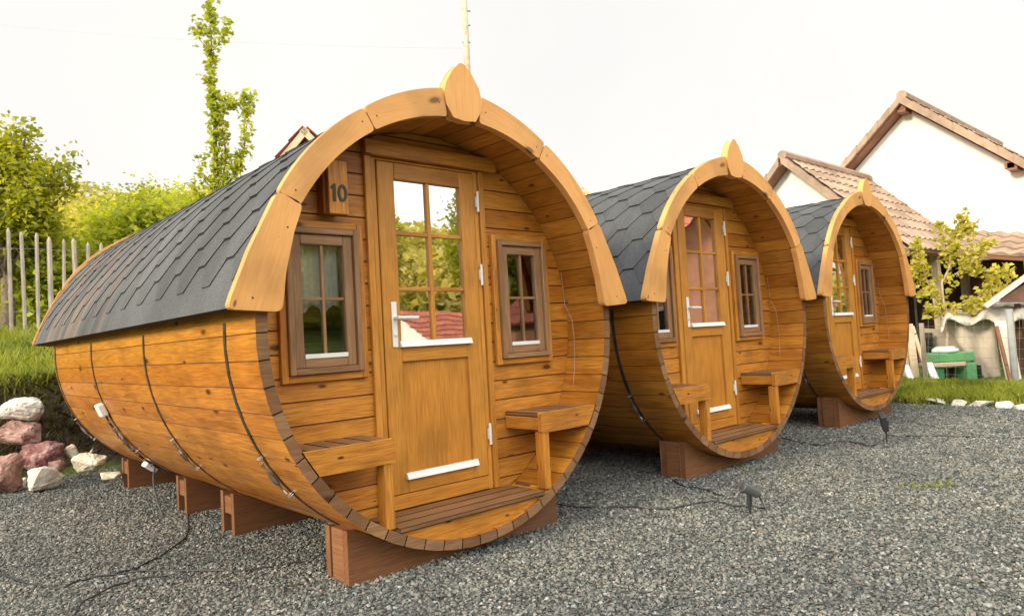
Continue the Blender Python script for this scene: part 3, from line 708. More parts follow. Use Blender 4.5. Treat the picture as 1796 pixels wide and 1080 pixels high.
def spot_round():
    b = on_ground(1316, 902); root = empty('garden_spotlight', b)
    d = MB(); d.tube([(0, 0, -.02), (0, 0, .075)], .012, 8, radii=[.004, .014]); d.box((-.014, -.01, .06), (.014, .01, .125)); d.build('spike', M_BLACK, root, bevel=.003)
    ax = (-(RGT * .80) + Vector((0, 0, .42)) - FWD * .25).normalized(); c = Vector((0, 0, .145)) + RGT * .012
    d = MB(); d.tube([c - ax * .055, c - ax * .05, c + ax * .055, c + ax * .065], .03, 20, radii=[.022, .030, .034, .034]); d.build('lamp_head', M_GREYP, root, bevel=.002)
    d = MB(); d.tube([c + ax * .0652, c + ax * .068], .024, 20); d.build('lens', M_STEEL, root)
    d = MB(); d.tube([c - ax * .05, c - ax * .08 - Vector((0, 0, .03)), c + RGT * .085 - Vector((0, 0, .12))], .005, 6); d.build('lead', M_BLACK, root)
    tag(root, 'near spotlight, a grey cylinder head on a spike in the gravel', 'spotlight', 'garden spotlights in the gravel')
def spot_flood():
    b = on_ground(1556, 780); root = empty('garden_spotlight', b)
    d = MB(); d.tube([(0, 0, -.02), (0, 0, .10), (-.02, 0, .15)], .007, 6, radii=[.004, .009, .008]); d.tube([(-.03, -.03, .15), (-.055, -.045, .23)], .005, 6); d.build('spike', M_BLACK, root)
    rot = Matrix.Rotation(R_(-22), 4, 'Y') @ Matrix.Rotation(R_(30), 4, 'Z'); T = Matrix.Translation((-.045, 0, .21)) @ rot
    d = MB(); d.box((-.06, -.022, -.075), (.06, .022, .075), mat=T); d.build('lamp_head', M_BLACK, root, bevel=.006)
    d = MB(); d.box((-.05, -.0245, -.065), (.05, -.0225, .065), mat=T); d.build('lens', M_GREYP, root)
    tag(root, 'far spotlight, a flat black floodlight head on a stake in the gravel', 'spotlight', 'garden spotlights in the gravel')
spot_round(); spot_flood()

# ------------------------------------------------------------------ rocks
def rock_mat(name, a, b_, c_):
    m, t, p, o = new_mat(name); lk = t.links.new; tc_ = ND(t, 'ShaderNodeTexCoord')
    n = ND(t, 'ShaderNodeTexNoise', Scale=6.0, Detail=9.0, Roughness=0.7, Distortion=.6); lk(tc_.outputs['Object'], n.inputs['Vector'])
    c = ramp(t, n.outputs[0], [(0.32, a), (0.5, b_), (0.66, c_)]); lk(c, p.inputs['Base Color']); p.inputs['Roughness'].default_value = .85
    n2 = ND(t, 'ShaderNodeTexNoise', Scale=28.0, Detail=6.0); lk(tc_.outputs['Object'], n2.inputs['Vector'])
    b = ND(t, 'ShaderNodeBump', Strength=.7, Distance=.02); lk(n2.outputs[0], b.inputs['Height']); lk(b.outputs[0], p.inputs['Normal']); return m
MR_W = rock_mat('white_limestone', (.38, .34, .28), (.62, .58, .50), (.75, .72, .66)); MR_P = rock_mat('pink_rock', (.16, .085, .07), (.36, .20, .16), (.56, .42, .36))
MR_R = rock_mat('dark_red_rock', (.09, .035, .035), (.22, .09, .085), (.46, .33, .30)); MR_Y = rock_mat('cream_rock', (.42, .34, .20), (.66, .58, .42), (.74, .70, .60))
def rock(c, size, mat, seed, label, rot=0.0, cat='rock', group='rocks piled beside the nearest cabin'):
    rr = random.Random(seed); bm = bmesh.new()
    for _ in range(15):
        d = Vector((rr.gauss(0, 1), rr.gauss(0, 1), rr.gauss(0, 1))).normalized(); d = Vector([math.copysign(abs(q) ** .7, q) for q in d]) ; k = rr.uniform(.85, 1.12)
        bm.verts.new((d.x * size[0] * k * .8, d.y * size[1] * k * .8, d.z * size[2] * k * .8))
    r_ = bmesh.ops.convex_hull(bm, input=bm.verts); bmesh.ops.delete(bm, geom=[e for e in r_['geom_interior'] if isinstance(e, bmesh.types.BMVert)], context='VERTS')
    bmesh.ops.bevel(bm, geom=bm.edges[:], offset=min(size) * .10, segments=1, affect='EDGES')
    bmesh.ops.triangulate(bm, faces=bm.faces[:]); bmesh.ops.subdivide_edges(bm, edges=bm.edges[:], cuts=3, use_grid_fill=True)
    for v in bm.verts:
        q = v.co + Vector((seed, 0, 0)); v.co += v.co.normalized() * min(size) * (.16 * noise.noise(q * 7) + .09 * noise.noise(q * 19) + .05 * noise.noise(q * 45))
    me = bpy.data.meshes.new('rock'); bm.to_mesh(me); bm.free(); me.materials.append(mat)
    o = bpy.data.objects.new('rock', me); COL.objects.link(o); o.location = c; o.rotation_euler = (rr.uniform(-.12, .12), rr.uniform(-.12, .12), rot + R_(-42))
    tag(o, label, cat, group); return o
# photo centre, depth, half sizes (across, deep, high)
for px, py, dep, sz, mt, sd_, lb in (
    (40, 718, 7.05, (.285, .22, .19), MR_W, 11, 'large white rock topmost in the pile'),
    (30, 768, 6.95, (.28, .24, .205), MR_P, 5, 'pink rock directly under the topmost white rock'),
    (70, 800, 6.75, (.26, .20, .20), MR_R, 8, 'dark red rock in the middle of the pile'),
    (5, 832, 6.35, (.20, .22, .25), MR_P, 14, 'tall brown rock cut off by the left edge'),
    (72, 843, 6.30, (.225, .18, .15), MR_W, 21, 'angular white rock at the front foot of the pile'),
    (38, 848, 6.75, (.10, .10, .09), MR_W, 33, 'small pale rock behind the tall brown rock'),
    (158, 812, 6.55, (.235, .17, .15), MR_Y, 27, 'long cream rock nearest to the cabin beams'),
    (130, 790, 6.95, (.12, .12, .10), MR_Y, 41, 'small mossy yellow rock behind the long cream rock'),
    (100, 816, 6.62, (.09, .09, .08), MR_P, 43, 'small pinkish rock wedged between the red and cream rocks'),
    (192, 834, 6.32, (.135, .09, .045), MR_Y, 51, 'flat thin slab of rock lying on the gravel')):
    rock(at(px, py, dep), sz, mt, sd_, lb)
# edge stones at the right
k = 0
for px, wpx, py, lb in ((1583, 17, 703, 'first white edge stone, nearest the farthest cabin'), (1606, 24, 703, 'broad white edge stone with a rounded top'), (1642, 32, 706, 'long flat white edge stone before the young tree'),
                    (1683, 20, 709, 'thin pale edge stone in the middle of the border'), (1722, 34, 710, 'large flat white edge stone right of the tree'), (1762, 18, 713, 'small pale edge stone near the right'), (1795, 26, 716, 'edge stone cut off by the right edge of the picture')):
    g0 = on_ground(px, py + 3); rock((g0.x, g0.y, .035), (wpx * .0068, .11, .065), MR_W, 60 + k, lb, R_(-42), group='white stones edging the gravel'); k += 1

# ------------------------------------------------------------------ vegetation
def leaf_mesh(name, centres, normals_up, sizes, tones, mat, parent=None, aspect=1.7, bend=.25):
    N_ = len(centres); c = np.asarray(centres)
    d = RNG.normal(size=(N_, 3)); d[:, 2] *= .6; d /= np.linalg.norm(d, axis=1)[:, None]
    u = RNG.normal(size=(N_, 3)) + np.array(normals_up); u -= (u * d).sum(1)[:, None] * d; u /= np.linalg.norm(u, axis=1)[:, None]
    w = np.cross(d, u); s_ = np.asarray(sizes)[:, None]
    a = c - d * s_ * .5 * aspect; b_ = c + w * s_ * .5 + u * s_ * bend * .5; e = c + d * s_ * .5 * aspect; f_ = c - w * s_ * .5 + u * s_ * bend * .5
    V = np.stack([a, b_, e, f_], 1).reshape(-1, 3)
    me = bpy.data.meshes.new(name); me.vertices.add(4 * N_); me.vertices.foreach_set('co', V.astype(np.float32).ravel())
    me.loops.add(4 * N_); me.loops.foreach_set('vertex_index', np.arange(4 * N_, dtype=np.int32)); me.polygons.add(N_)
    me.polygons.foreach_set('loop_start', np.arange(0, 4 * N_, 4, dtype=np.int32)); me.polygons.foreach_set('loop_total', np.full(N_, 4, np.int32))
    ca = me.color_attributes.new('tone', 'FLOAT_COLOR', 'POINT'); tt = np.repeat(np.asarray(tones), 4)
    ca.data.foreach_set('color', np.stack([tt, tt, tt, np.ones_like(tt)], 1).astype(np.float32).ravel())
    me.materials.append(mat); me.update(); me.validate()
    o = bpy.data.objects.new(name, me); COL.objects.link(o)
    if parent: o.parent = parent
    return o
ML_OLIVE = leafmat('olive_leaves', (0.18, 0.22, 0.014), (0.52, 0.52, 0.05), .55); ML_BRIGHT = leafmat('spring_leaves', (0.26, 0.33, 0.02), (0.62, 0.66, 0.09), .6)
ML_YEL = leafmat('yellow_green_leaves', (0.38, 0.38, 0.04), (0.72, 0.66, 0.18), .55); ML_DARK = leafmat('dark_leaves', (0.03, 0.055, 0.01), (0.10, 0.13, 0.02))
ML_GRASS = leafmat('grass_blades', (0.14, 0.20, 0.014), (0.48, 0.50, 0.09), .45)

def blob_pts(c, r, n, clump, cr):
    # clumped points in an ellipsoid shell/volume
    k = max(1, n // clump); u = RNG.normal(size=(k, 3)); u /= np.linalg.norm(u, axis=1)[:, None]; rad = RNG.uniform(.35, 1.0, k) ** .5
    cc = np.array(c) + u * rad[:, None] * np.array(r)
    P = np.repeat(cc, clump, 0) + RNG.normal(size=(k * clump, 3)) * cr
    tn = np.repeat(RNG.uniform(0, .75, k), clump) + RNG.uniform(0, .25, k * clump)
    return P, tn, cc
def tree(name, label, cat, base, trunk_r, blobs, mat, leaf, bark=M_BARK, group=None, clump=26, cr=.16, lean=(0, 0), limbs=14):
    root = empty(name, base); base = Vector(base); Ps = []; Ts = []; C_ = []
    for c, r, n in blobs:
        P, tn, cc = blob_pts(Vector(c) - base, r, n, clump, cr); Ps.append(P); Ts.append(tn); C_.append(cc)
    P = np.concatenate(Ps); T = np.concatenate(Ts); cc = np.concatenate(C_)
    leaf_mesh('crown', P, (0, 0, .6), RNG.uniform(.6, 1.25, len(P)) * leaf, T, mat, root)
    top = Vector(cc.mean(0)); d = MB(); fork = Vector((top.x * .5 + lean[0], top.y * .5 + lean[1], top.z * .55))
    d.tube([(0, 0, -.15), fork * .5 + Vector((.04, 0, 0)), fork], trunk_r, 8, radii=[trunk_r * 1.25, trunk_r, trunk_r * .75])
    idx = RNG.choice(len(cc), min(limbs, len(cc)), replace=False)
    for i in idx:
        e = Vector(cc[i]); m1 = fork.lerp(e, .5) + Vector(RNG.normal(size=3) * .08 * top.z * .3); m1.z += .05
        d.tube([fork * random.uniform(.75, 1), m1, e], trunk_r * .4, 5, radii=[trunk_r * .5, trunk_r * .28, trunk_r * .08])
    d.build('trunk', bark, root, smooth=True)
    tag(root, label, cat, group); return root

# big dark-green tree behind the fence
T0 = at(12, 600, 15.0)
tree('broadleaf_tree', 'large olive-green tree behind the picket fence at the left edge', 'tree', (T0.x, T0.y, 1.55), .13,
     [(at(-40, 300, 15.2), (.8, .9, .8), 3000), (at(25, 318, 15.0), (.62, .7, .72), 2300), (at(50, 370, 14.8), (.6, .6, .45), 1500), (at(-30, 395, 15), (1.0, .9, .6), 2600), (at(88, 318, 15.0), (.42, .5, .35), 420), (at(15, 238, 15), (.55, .5, .3), 420), (at(112, 290, 15.0), (.25, .3, .25), 120), (at(60, 400, 15), (.45, .5, .4), 1200)], ML_OLIVE, .085, cr=.13, limbs=40)
# young poplar-like tree with two leaders behind the near cabin
def leaders(name, label, base, paths, mat, leaf, bark, spread=.07, per=55, rad=.035, cat='tree'):
    root = empty(name, base); base = Vector(base); d = MB(); P = []; T = []
    for path, dens, r0 in paths:
        V_ = [Vector(q) - base for q in path]; n_ = len(V_); d.tube(V_, r0, 7, radii=[r0 * (1 - .85 * i / (n_ - 1)) for i in range(n_)])
        for i in range(n_ - 1):
            Ls = (V_[i + 1] - V_[i]).length; m_ = int(per * Ls * dens[i] * 3)
            for _ in range(m_):
                tt = random.random(); c = V_[i].lerp(V_[i + 1], tt); c0 = c + Vector(RNG.normal(size=3)) * spread; k = random.random()
                for _ in range(4): P.append(c0 + Vector(RNG.normal(size=3)) * spread * .4); T.append(min(1, k * .7 + random.random() * .3))
    leaf_mesh('crown', [tuple(q) for q in P], (0, 0, .4), RNG.uniform(.6, 1.3, len(P)) * leaf, T, mat, root)
    d.build('trunk', bark, root, smooth=True); tag(root, label, cat); return root
D = 13.0; A = lambda *q: [at(x, y, D) for x, y in q]
pb = at(384, 560, D); pb.z = 1.6
leaders('young_poplar', 'tall slender young tree with two upright leafy leaders behind the nearest cabin', pb,
        [([pb] + A((384, 400), (380, 330), (378, 250), (374, 180), (368, 130), (371, 80), (368, 30), (369, 2)), [0, .9, 1.5, 1.6, 1.3, 1.2, .9, 1.8, 1.2], .045),
         (A((384, 400), (392, 330), (395, 260), (385, 190), (372, 165)), [1.2, 1.2, .9, 1], .03),
         (A((390, 170), (408, 185), (425, 178), (436, 165)), [1.6, 1.2, 1.2], .015),
         (A((396, 330), (415, 300), (428, 260), (433, 220), (437, 166)), [1.2, 1.6, 1.0, 1.0], .02),
         (A((380, 340), (358, 315), (346, 275)), [.9, .7], .015), (A((369, 90), (350, 70), (343, 34)), [.3, .9], .01), (A((372, 90), (392, 68), (401, 36)), [.3, .9], .01),
         (A((384, 380), (410, 360), (440, 330)), [1.5, 1.2], .02), (A((384, 390), (350, 360), (340, 320)), [1.5, 1.0], .02)], ML_BRIGHT, .055, M_BARK, spread=.06, per=27)
# right-hand young tree
D = 12.4
tb = on_ground(1661, 664)
leaders('young_maple', 'young tree with pale branches and yellow-green leaves beside the farthest cabin', tb,
        [([tb] + A((1661, 600), (1664, 560), (1655, 530), (1652, 495), (1665, 470), (1668, 440), (1680, 410), (1690, 385), (1688, 372)), [0, 0, .3, .4, .6, 1.0, 2.4, 2.2, 1.5, 1.5], .032),
         (A((1655, 545), (1640, 520), (1625, 490), (1610, 450), (1608, 420)), [.6, 1.0, 1.5, 1.6], .018),
         (A((1652, 495), (1680, 478), (1695, 460), (1712, 440), (1735, 425), (1740, 418)), [.4, 1.2, 1.6, 2.0, 2.0], .014),
         (A((1660, 548), (1700, 530), (1725, 515), (1750, 500), (1748, 488)), [1.3, 2.2, 1.8, 1.2], .014), (A((1700, 528), (1715, 540), (1690, 545)), [2.0, 1.5], .008),
         (A((1668, 450), (1650, 420), (1652, 380)), [1.4, .9], .012), (A((1690, 460), (1720, 475), (1745, 478), (1778, 480)), [1.8, 1.5, 2.0], .012),
         (A((1655, 550), (1630, 546), (1625, 542)), [1.0, 2.4], .01), (A((1640, 510), (1618, 512), (1610, 520)), [1.5, 2.0], .01), (A((1680, 410), (1700, 396), (1706, 402)), [2, 2], .01),
         (A((1615, 470), (1598, 480), (1600, 500)), [1.5, 1.8], .01)], ML_YEL, .062, M_BARKP, spread=.06, per=17)

# shrubs and trees on the slope behind
def shrub(px, py, dep, rx, rz, n, mat, leaf, label, nm='shrub'):
    c = at(px, py, dep); b = (c.x, c.y, terrain(c.x, c.y) - .05); hh = c.z - b[2]
    return tree(nm, label, 'shrub', b, .03 + dep * .002, [(c, (rx, rx, rz), n), ((c.x, c.y, b[2] + hh * .45), (rx * .8, rx * .8, hh * .45), n // 2)], mat, leaf, group='shrubs and trees on the slope behind the cabins', cr=.16 * dep / 14, limbs=12)
shrub(270, 425, 17, 1.0, .85, 6000, ML_BRIGHT, .10, 'bright green bush rising above the rear of the nearest roof')
shrub(215, 432, 18, .8, .8, 5000, ML_BRIGHT, .10, 'green bush left of the brightest one, above the rear barge board')
shrub(330, 412, 19, 1.1, .9, 6000, ML_BRIGHT, .11, 'green bush at the foot of the slender two-leader tree')
shrub(400, 385, 20, 1.3, .7, 5000, ML_YEL, .11, 'yellow-green bush between the slender tree and the near roof')
shrub(140, 448, 19, 1.1, 1.0, 6000, ML_YEL, .11, 'pale yellow bush right of the large olive tree')
shrub(180, 420, 26, 1.4, 1.1, 7000, ML_YEL, .11, 'pale yellow tree on the slope above the picket fence')
shrub(120, 430, 24, 1.2, .9, 7000, ML_OLIVE, .10, 'olive bush half hidden by the large tree')
shrub(75, 470, 16, .9, .7, 5000, ML_BRIGHT, .10, 'green bush just behind the left end of the fence')
shrub(240, 392, 34, 2.0, 1.2, 9000, ML_OLIVE, .12, 'rounded olive tree at the skyline')
shrub(300, 388, 38, 2.2, 1.3, 9000, ML_BRIGHT, .13, 'green rounded tree at the skyline beside the slender tree')

# far woodland covering the hill (one mass)
n_ = 2300; X = RNG.uniform(-55, 120, n_); Y = RNG.uniform(24, 70, n_); cs = []; tn = []
for x, y in zip(X, Y):
    h = random.uniform(.5, 1.7); z = terrain(x, y); k = 95; r = random.uniform(.8, 1.6)
    u = RNG.normal(size=(k, 3)); u /= np.linalg.norm(u, axis=1)[:, None]; cs.append(np.array([x, y, z + h * .7]) + u * np.array([r, r, h * .8])); t0 = random.random() ** 1.0; tn.append(np.clip(t0 + RNG.uniform(-.15, .15, k), 0, 1))
cs = np.concatenate(cs); tn = np.concatenate(tn)
ML_HILL = leafmat('hill_foliage', (0.30, 0.29, 0.04), (0.76, 0.66, 0.24), .5)
wd_ = leaf_mesh('hillside_woodland', cs, (0, 0, 1), RNG.uniform(.12, .30, len(cs)), tn, ML_HILL); wd_['kind'] = 'stuff'; tag(wd_, 'pale spring woodland covering the hill behind the cabins', 'woodland')

n_ = 1500; cs = []; tn = []
for x, y in zip(RNG.uniform(-30, 110, n_), RNG.uniform(-85, -36, n_)):
    h = random.uniform(.8, 2.6); z = terrain(x, y); k = 60; r = random.uniform(1.0, 2.2)
    u = RNG.normal(size=(k, 3)); u /= np.linalg.norm(u, axis=1)[:, None]; cs.append(np.array([x, y, z + h * .7]) + u * np.array([r, r, h * .8])); tn.append(np.clip(random.random() + RNG.uniform(-.15, .15, k), 0, 1))
cs = np.concatenate(cs); tn = np.concatenate(tn)
wb_ = leaf_mesh('valley_woodland', cs, (0, 0, 1), RNG.uniform(.3, .7, len(cs)), tn, ML_HILL); wb_['kind'] = 'stuff'; tag(wb_, 'woodland on the opposite slope, mirrored in the door panes', 'woodland')

# grass blades: bank and meadow at left, strip at right
def grass(name, label, pts, hmin, hmax, mat=ML_GRASS, wid=.006, lean=.35):
    N_ = len(pts); P = np.asarray(pts); h = RNG.uniform(hmin, hmax, N_); a = RNG.uniform(0, 6.283, N_); w = np.stack([np.cos(a), np.sin(a), 0 * a], 1) * (wid * (1 + RNG.random(N_)))[:, None]
    ln = RNG.normal(size=(N_, 3)) * lean; ln[:, 2] = 0; tip = P + np.stack([0 * h, 0 * h, h], 1) + ln * h[:, None]; mid = P + np.stack([0 * h, 0 * h, h * .55], 1) + ln * h[:, None] * .3
    V = np.stack([P - w, P + w, mid + w * .7, tip, mid - w * .7], 1).reshape(-1, 3); me = bpy.data.meshes.new(name)
    me.vertices.add(5 * N_); me.vertices.foreach_set('co', V.astype(np.float32).ravel()); me.loops.add(5 * N_); me.loops.foreach_set('vertex_index', np.arange(5 * N_, dtype=np.int32)); me.polygons.add(N_)
    me.polygons.foreach_set('loop_start', np.arange(0, 5 * N_, 5, dtype=np.int32)); me.polygons.foreach_set('loop_total', np.full(N_, 5, np.int32))
    clp = np.array([noise.noise(Vector((q[0] * 1.7, q[1] * 1.7, 0))) for q in pts]); tt = np.repeat(np.clip(.45 + clp * .6 + RNG.uniform(-.25, .25, N_), 0, 1), 5)
    ca = me.color_attributes.new('tone', 'FLOAT_COLOR', 'POINT'); ca.data.foreach_set('color', np.stack([tt, tt, tt, np.ones_like(tt)], 1).astype(np.float32).ravel())
    me.materials.append(mat); me.update(); me.validate(); o = bpy.data.objects.new(name, me); COL.objects.link(o); o['kind'] = 'stuff'; tag(o, label, 'grass'); return o
pts = []
while len(pts) < 52000:
    x, y = random.uniform(-4.5, 4.0), random.uniform(5.9, 11.5)
    if random.random() < (1.2 - (y - 5.9) * .12): pts.append((x, y, terrain(x, y) - .01))
grass('meadow_grass', 'sunlit green grass on the bank above the rocks', pts, .06, .22)
pts = [(x, y, terrain(x, y) - .01) for x, y in ((random.uniform(-4.5, 3.5), random.uniform(5.62, 6.05)) for _ in range(9000))]
grass('bank_grass', 'dry overhanging grass on the edge of the earth bank', pts, .05, .16, leafmat('dry_grass', (.05, .05, .012), (.20, .17, .05), .3), lean=.8)
pts = []
for _ in range(42000):
    y = random.uniform(-2.6, 5.2); x = yard_edge(y) + .1 + random.uniform(0, 1) ** 1.2 * 2.3; pts.append((x, y, terrain(x, y) - .01))
grass('border_grass', 'tall green grass border behind the white edge stones', pts, .06, .20)
for px, py, r, lb in ((1600, 852, .10, 'low green weeds sprouting in the open gravel at the right'), (1650, 853, .06, 'tiny green weed right of the larger weed patch'), (1612, 716, .12, 'low weeds in front of the white edge stones'), (1305, 822, .16, 'thin grass along the front beam of the middle cabin')):
    c = on_ground(px, py); o = grass('weed_patch', lb, [(c.x + random.gauss(0, r), c.y + random.gauss(0, r * .6), .005) for _ in range(32)], .012, .03, wid=.004, lean=.9); del o['kind']; o['category'] = 'weeds'

# ------------------------------------------------------------------ picket fence at left
fr = empty('picket_fence', (0, 9.1, 0)); NP_ = 21
for i in range(NP_):
    x = -2.0 + i * .158; y = 9.2 - .12 * (x + 1); z0 = terrain(x, y); hgt = 1.52 + random.uniform(-.05, .05); w_ = random.uniform(.022, .034)
    d = MB(); lx = random.uniform(-.03, .03); z1 = 3.07 - (x + .9) * .135 + random.uniform(-.04, .04)
    d.tube([(x, y - 9.1, z0 - .1), (x + lx * .3, y - 9.1 + random.uniform(-.01, .01), (z0 + z1) / 2), (x + lx, y - 9.1, z1 - .05), (x + lx, y - 9.1, z1)], w_, 7, radii=[w_, w_ * 1.1, w_, w_ * .3]); d.build('picket', M_GREYW, fr, smooth=False)
d = MB()
for zz in (.35, 1.25):
    d.tube([(-2.0 + i * .158, .1 - .12 * (-1.0 + i * .158) + .03, terrain(-2.0 + i * .158, 9.2) + zz + .01 * math.sin(i)) for i in range(NP_)], .003, 5)
d.build('wire', M_STEEL, fr); tag(fr, 'rustic fence of pale split pickets on the meadow at the left', 'fence')

# ------------------------------------------------------------------ utility pole and wires
pr = empty('utility_pole', (at(822, 200, 22).x, at(822, 200, 22).y, 0)); B = pr.location
z0 = terrain(B.x, B.y); p1, p2 = at(820, 130, 22), at(812, -60, 22)
d = MB(); d.tube([(0, 0, z0 - .3), p1 - Vector(B), p2 - Vector(B)], .11, 10, radii=[.16, .105, .075]); d.build('shaft', M_CONC, pr, smooth=True)
d = MB(); d.tube([p1 - Vector(B) + RGT * .1 - UPV * 2, p1 - Vector(B) + RGT * .07, p2 - Vector(B) + RGT * .045], .022, 6)
for yy in (20, 45, 75): q_ = at(818, yy, 22) - Vector(B); d.tube([q_ - RGT * .12, q_ + RGT * .12], .018, 6)
d.build('cable_conduit', M_BLACK, pr); tag(pr, 'tall wooden utility pole rising behind the peak of the nearest cabin', 'pole')
def wire(a, b_, sag, label):
    d = MB(); d.tube([a.lerp(b_, k / 24) - Vector((0, 0, sag * 4 * (k / 24) * (1 - k / 24))) for k in range(25)], .0045, 5); o = d.build('overhead_wire', plain_wire); tag(o, label, 'wire', 'overhead wires against the sky')
plain_wire = plain('aluminium_wire', (.42, .42, .43), .6)
wire(at(815, 85, 22), at(-200, 18, 34), .4, 'faint overhead wire running from the pole to the upper left')

# ------------------------------------------------------------------ tiled houses
def tile_mat(name, a, b_):
    return plain(name, a, .8, var=.25, scale=4, bump=.2, tone=True)
M_TILE = tile_mat('terracotta_tile', (.36, .25, .175), 0); M_TILER = tile_mat('red_tile', (.48, .14, .08), 0); M_SOFF = wood('brown_soffit', (.34, .16, .09), (.2, .09, .05), rough=.7)
def tiled_plane(mb, a, b_, c_, d_, pitch=.30, course=.36, h=.045):
    """a-b along the eave, d-c along the ridge; rows of pan tiles as one corrugated, stepped sheet"""
    a, b_, c_, d_ = map(Vector, (a, b_, c_, d_)); W_ = (b_ - a).length; H_ = (d_ - a).length; n_ = (b_ - a).cross(d_ - a).normalized()
    if n_.z < 0: n_ = -n_
    nu = max(2, int(W_ / pitch)) * 6; nv = max(1, int(H_ / course))
    P_ = lambda u, v, k: (a.lerp(b_, u)).lerp(d_.lerp(c_, u), v) + n_ * k
    for r in range(nv):
        b = len(mb.v); v0, v1 = r / nv, (r + 1) / nv + .02
        for (v, base) in ((v0, .035), (min(v1, 1), .004)):
            for i in range(nu + 1):
                k = base + h * .5 * (1 + math.cos(2 * math.pi * i / 6)) ; mb.v.append(tuple(P_(i / nu, v, k)))
        for i in range(nu + 1): mb.v.append(tuple(P_(i / nu, v0, -.005)))
        for i in range(nu):
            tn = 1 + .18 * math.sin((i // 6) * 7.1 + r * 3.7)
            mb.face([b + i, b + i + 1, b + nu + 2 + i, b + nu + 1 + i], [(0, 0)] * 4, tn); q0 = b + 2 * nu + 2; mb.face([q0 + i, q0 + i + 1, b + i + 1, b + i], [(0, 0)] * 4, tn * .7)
def slab(mb, a, b_, c_, d_, th):
    V_ = [Vector(q) for q in (a, b_, c_, d_)]; n_ = (V_[1] - V_[0]).cross(V_[3] - V_[0]).normalized()
    if n_.z < 0: n_ = -n_
    b = len(mb.v); mb.v += [tuple(q) for q in V_] + [tuple(q - n_ * th) for q in V_]
    for fc in ([0, 1, 2, 3], [7, 6, 5, 4], [0, 4, 5, 1], [1, 5, 6, 2], [2, 6, 7, 3], [3, 7, 4, 0]): mb.face([b + i for i in fc], [(0, 0), (1, 0), (1, .1), (0, .1)], 1.0)
def verge(mb, a, b_, w=.16, h=.12, n=None):
    # row of verge tiles down a rake
    a, b_ = Vector(a), Vector(b_); d = (b_ - a); n = n or int(d.length / .36)
    for k in range(n):
        p0, p1 = a + d * (k / n), a + d * ((k + 1.12) / n); up = Vector((0, 0, 1)); t0 = 1 + .15 * math.sin(k * 5.3)
        V_ = [p0 + Vector((-w, 0, -h)), p0 + Vector((-w, 0, .055)), p0 + Vector((.1, 0, -h)), p0 + Vector((.1, 0, .06)), p1 + Vector((-w + .015, 0, -h)), p1 + Vector((-w + .015, 0, .02)), p1 + Vector((.1, 0, -h)), p1 + Vector((.1, 0, .03))]
        b = len(mb.v); mb.v += [tuple(q) for q in V_]
        for fc in ((0, 1, 3, 2), (4, 6, 7, 5), (0, 4, 5, 1), (2, 3, 7, 6), (0, 2, 6, 4), (1, 5, 7, 3)): mb.face([b + i for i in fc], [(0, 0)] * 4, t0)
# annex, ridge along x
AX0, AX1, AYR, AZR, AYE, AZE = 12.0, 16.35, 4.06, 4.60, 1.85, 2.40
hs = empty('tiled_annex', (13, 3, 0)); o3 = Vector((13, 3, 0)); S3 = lambda *q: tuple(Vector(q) - o3)
sl_ = (AZR - AZE) / (AYR - AYE); AYB = AYR + 2.6; AZB = AZR - 2.6 * sl_
d = MB(); yb0, yb1 = 3.15, AYB - .3
d.v += [S3(12.25, y, z) for y, z in ((yb0, 0), (yb0, AZR - (AYR - yb0) * sl_ - .12), (AYR, AZR - .12), (yb1, AZR - (yb1 - AYR) * sl_ - .12), (yb1, 0))] + [S3(12.5, y, z) for y, z in ((yb0, 0), (yb0, AZR - (AYR - yb0) * sl_ - .12), (AYR, AZR - .12), (yb1, AZR - (yb1 - AYR) * sl_ - .12), (yb1, 0))]
d.face([0, 1, 2, 3, 4], [(0, 0)] * 5, 1.0); d.face([9, 8, 7, 6, 5], [(0, 0)] * 5, 1.0)
for i in range(5): j = (i + 1) % 5; d.face([i, 5 + i, 5 + j, j], [(0, 0)] * 4, 1.0)
# triangular plaster gable continuing over the porch
d.v += [S3(12.25, 3.148, 3.55), S3(12.25, 2.05, 2.50), S3(12.25, 2.05, 2.42), S3(12.25, 3.148, 2.42), S3(12.4, 3.148, 3.55), S3(12.4, 2.05, 2.50), S3(12.4, 2.05, 2.42), S3(12.4, 3.148, 2.42)]
for fc in ((10, 11, 12, 13), (17, 16, 15, 14), (10, 14, 15, 11), (12, 16, 17, 13), (11, 15, 16, 12)): d.face(list(fc), [(0, 0)] * 4, 1.0)
d.build('gable_wall', M_PLASTER, hs)
d = MB(); d.box(S3(12.5, 3.2, 0), S3(16.3, 3.35, 3.3), 2); d.build('porch_back_wall', M_DARKW, hs)
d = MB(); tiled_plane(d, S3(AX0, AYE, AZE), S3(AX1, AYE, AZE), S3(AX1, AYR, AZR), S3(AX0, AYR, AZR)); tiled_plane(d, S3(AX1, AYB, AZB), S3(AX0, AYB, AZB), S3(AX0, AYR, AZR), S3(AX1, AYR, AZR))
verge(d, S3(AX0 - .02, AYR, AZR), S3(AX0 - .02, AYE, AZE)); verge(d, S3(AX0 - .02, AYR + .05, AZR - .05), S3(AX0 - .02, AYB, AZB))
d.tube([S3(AX0 - .1 + i * .3, AYR, AZR + .06) for i in range(16)], .10, 8); d.build('tiled_roof', M_TILE, hs)
d = MB(); slab(d, S3(AX0 - .1, AYE - .02, AZE - .03), S3(AX1, AYE - .02, AZE - .03), S3(AX1, AYR, AZR - .03), S3(AX0 - .1, AYR, AZR - .03), .07); slab(d, S3(AX1, AYB, AZB - .03), S3(AX0 - .1, AYB, AZB - .03), S3(AX0 - .1, AYR, AZR - .03), S3(AX1, AYR, AZR - .03), .07); d.build('roof_soffit', M_SOFF, hs)
for x in (12.15, 14.25, 16.2):
    d = MB(); d.box(S3(x - .08, 1.98, 0), S3(x + .08, 2.14, 2.42), 2); d.build('porch_post', M_PALEW, hs, bevel=.01)
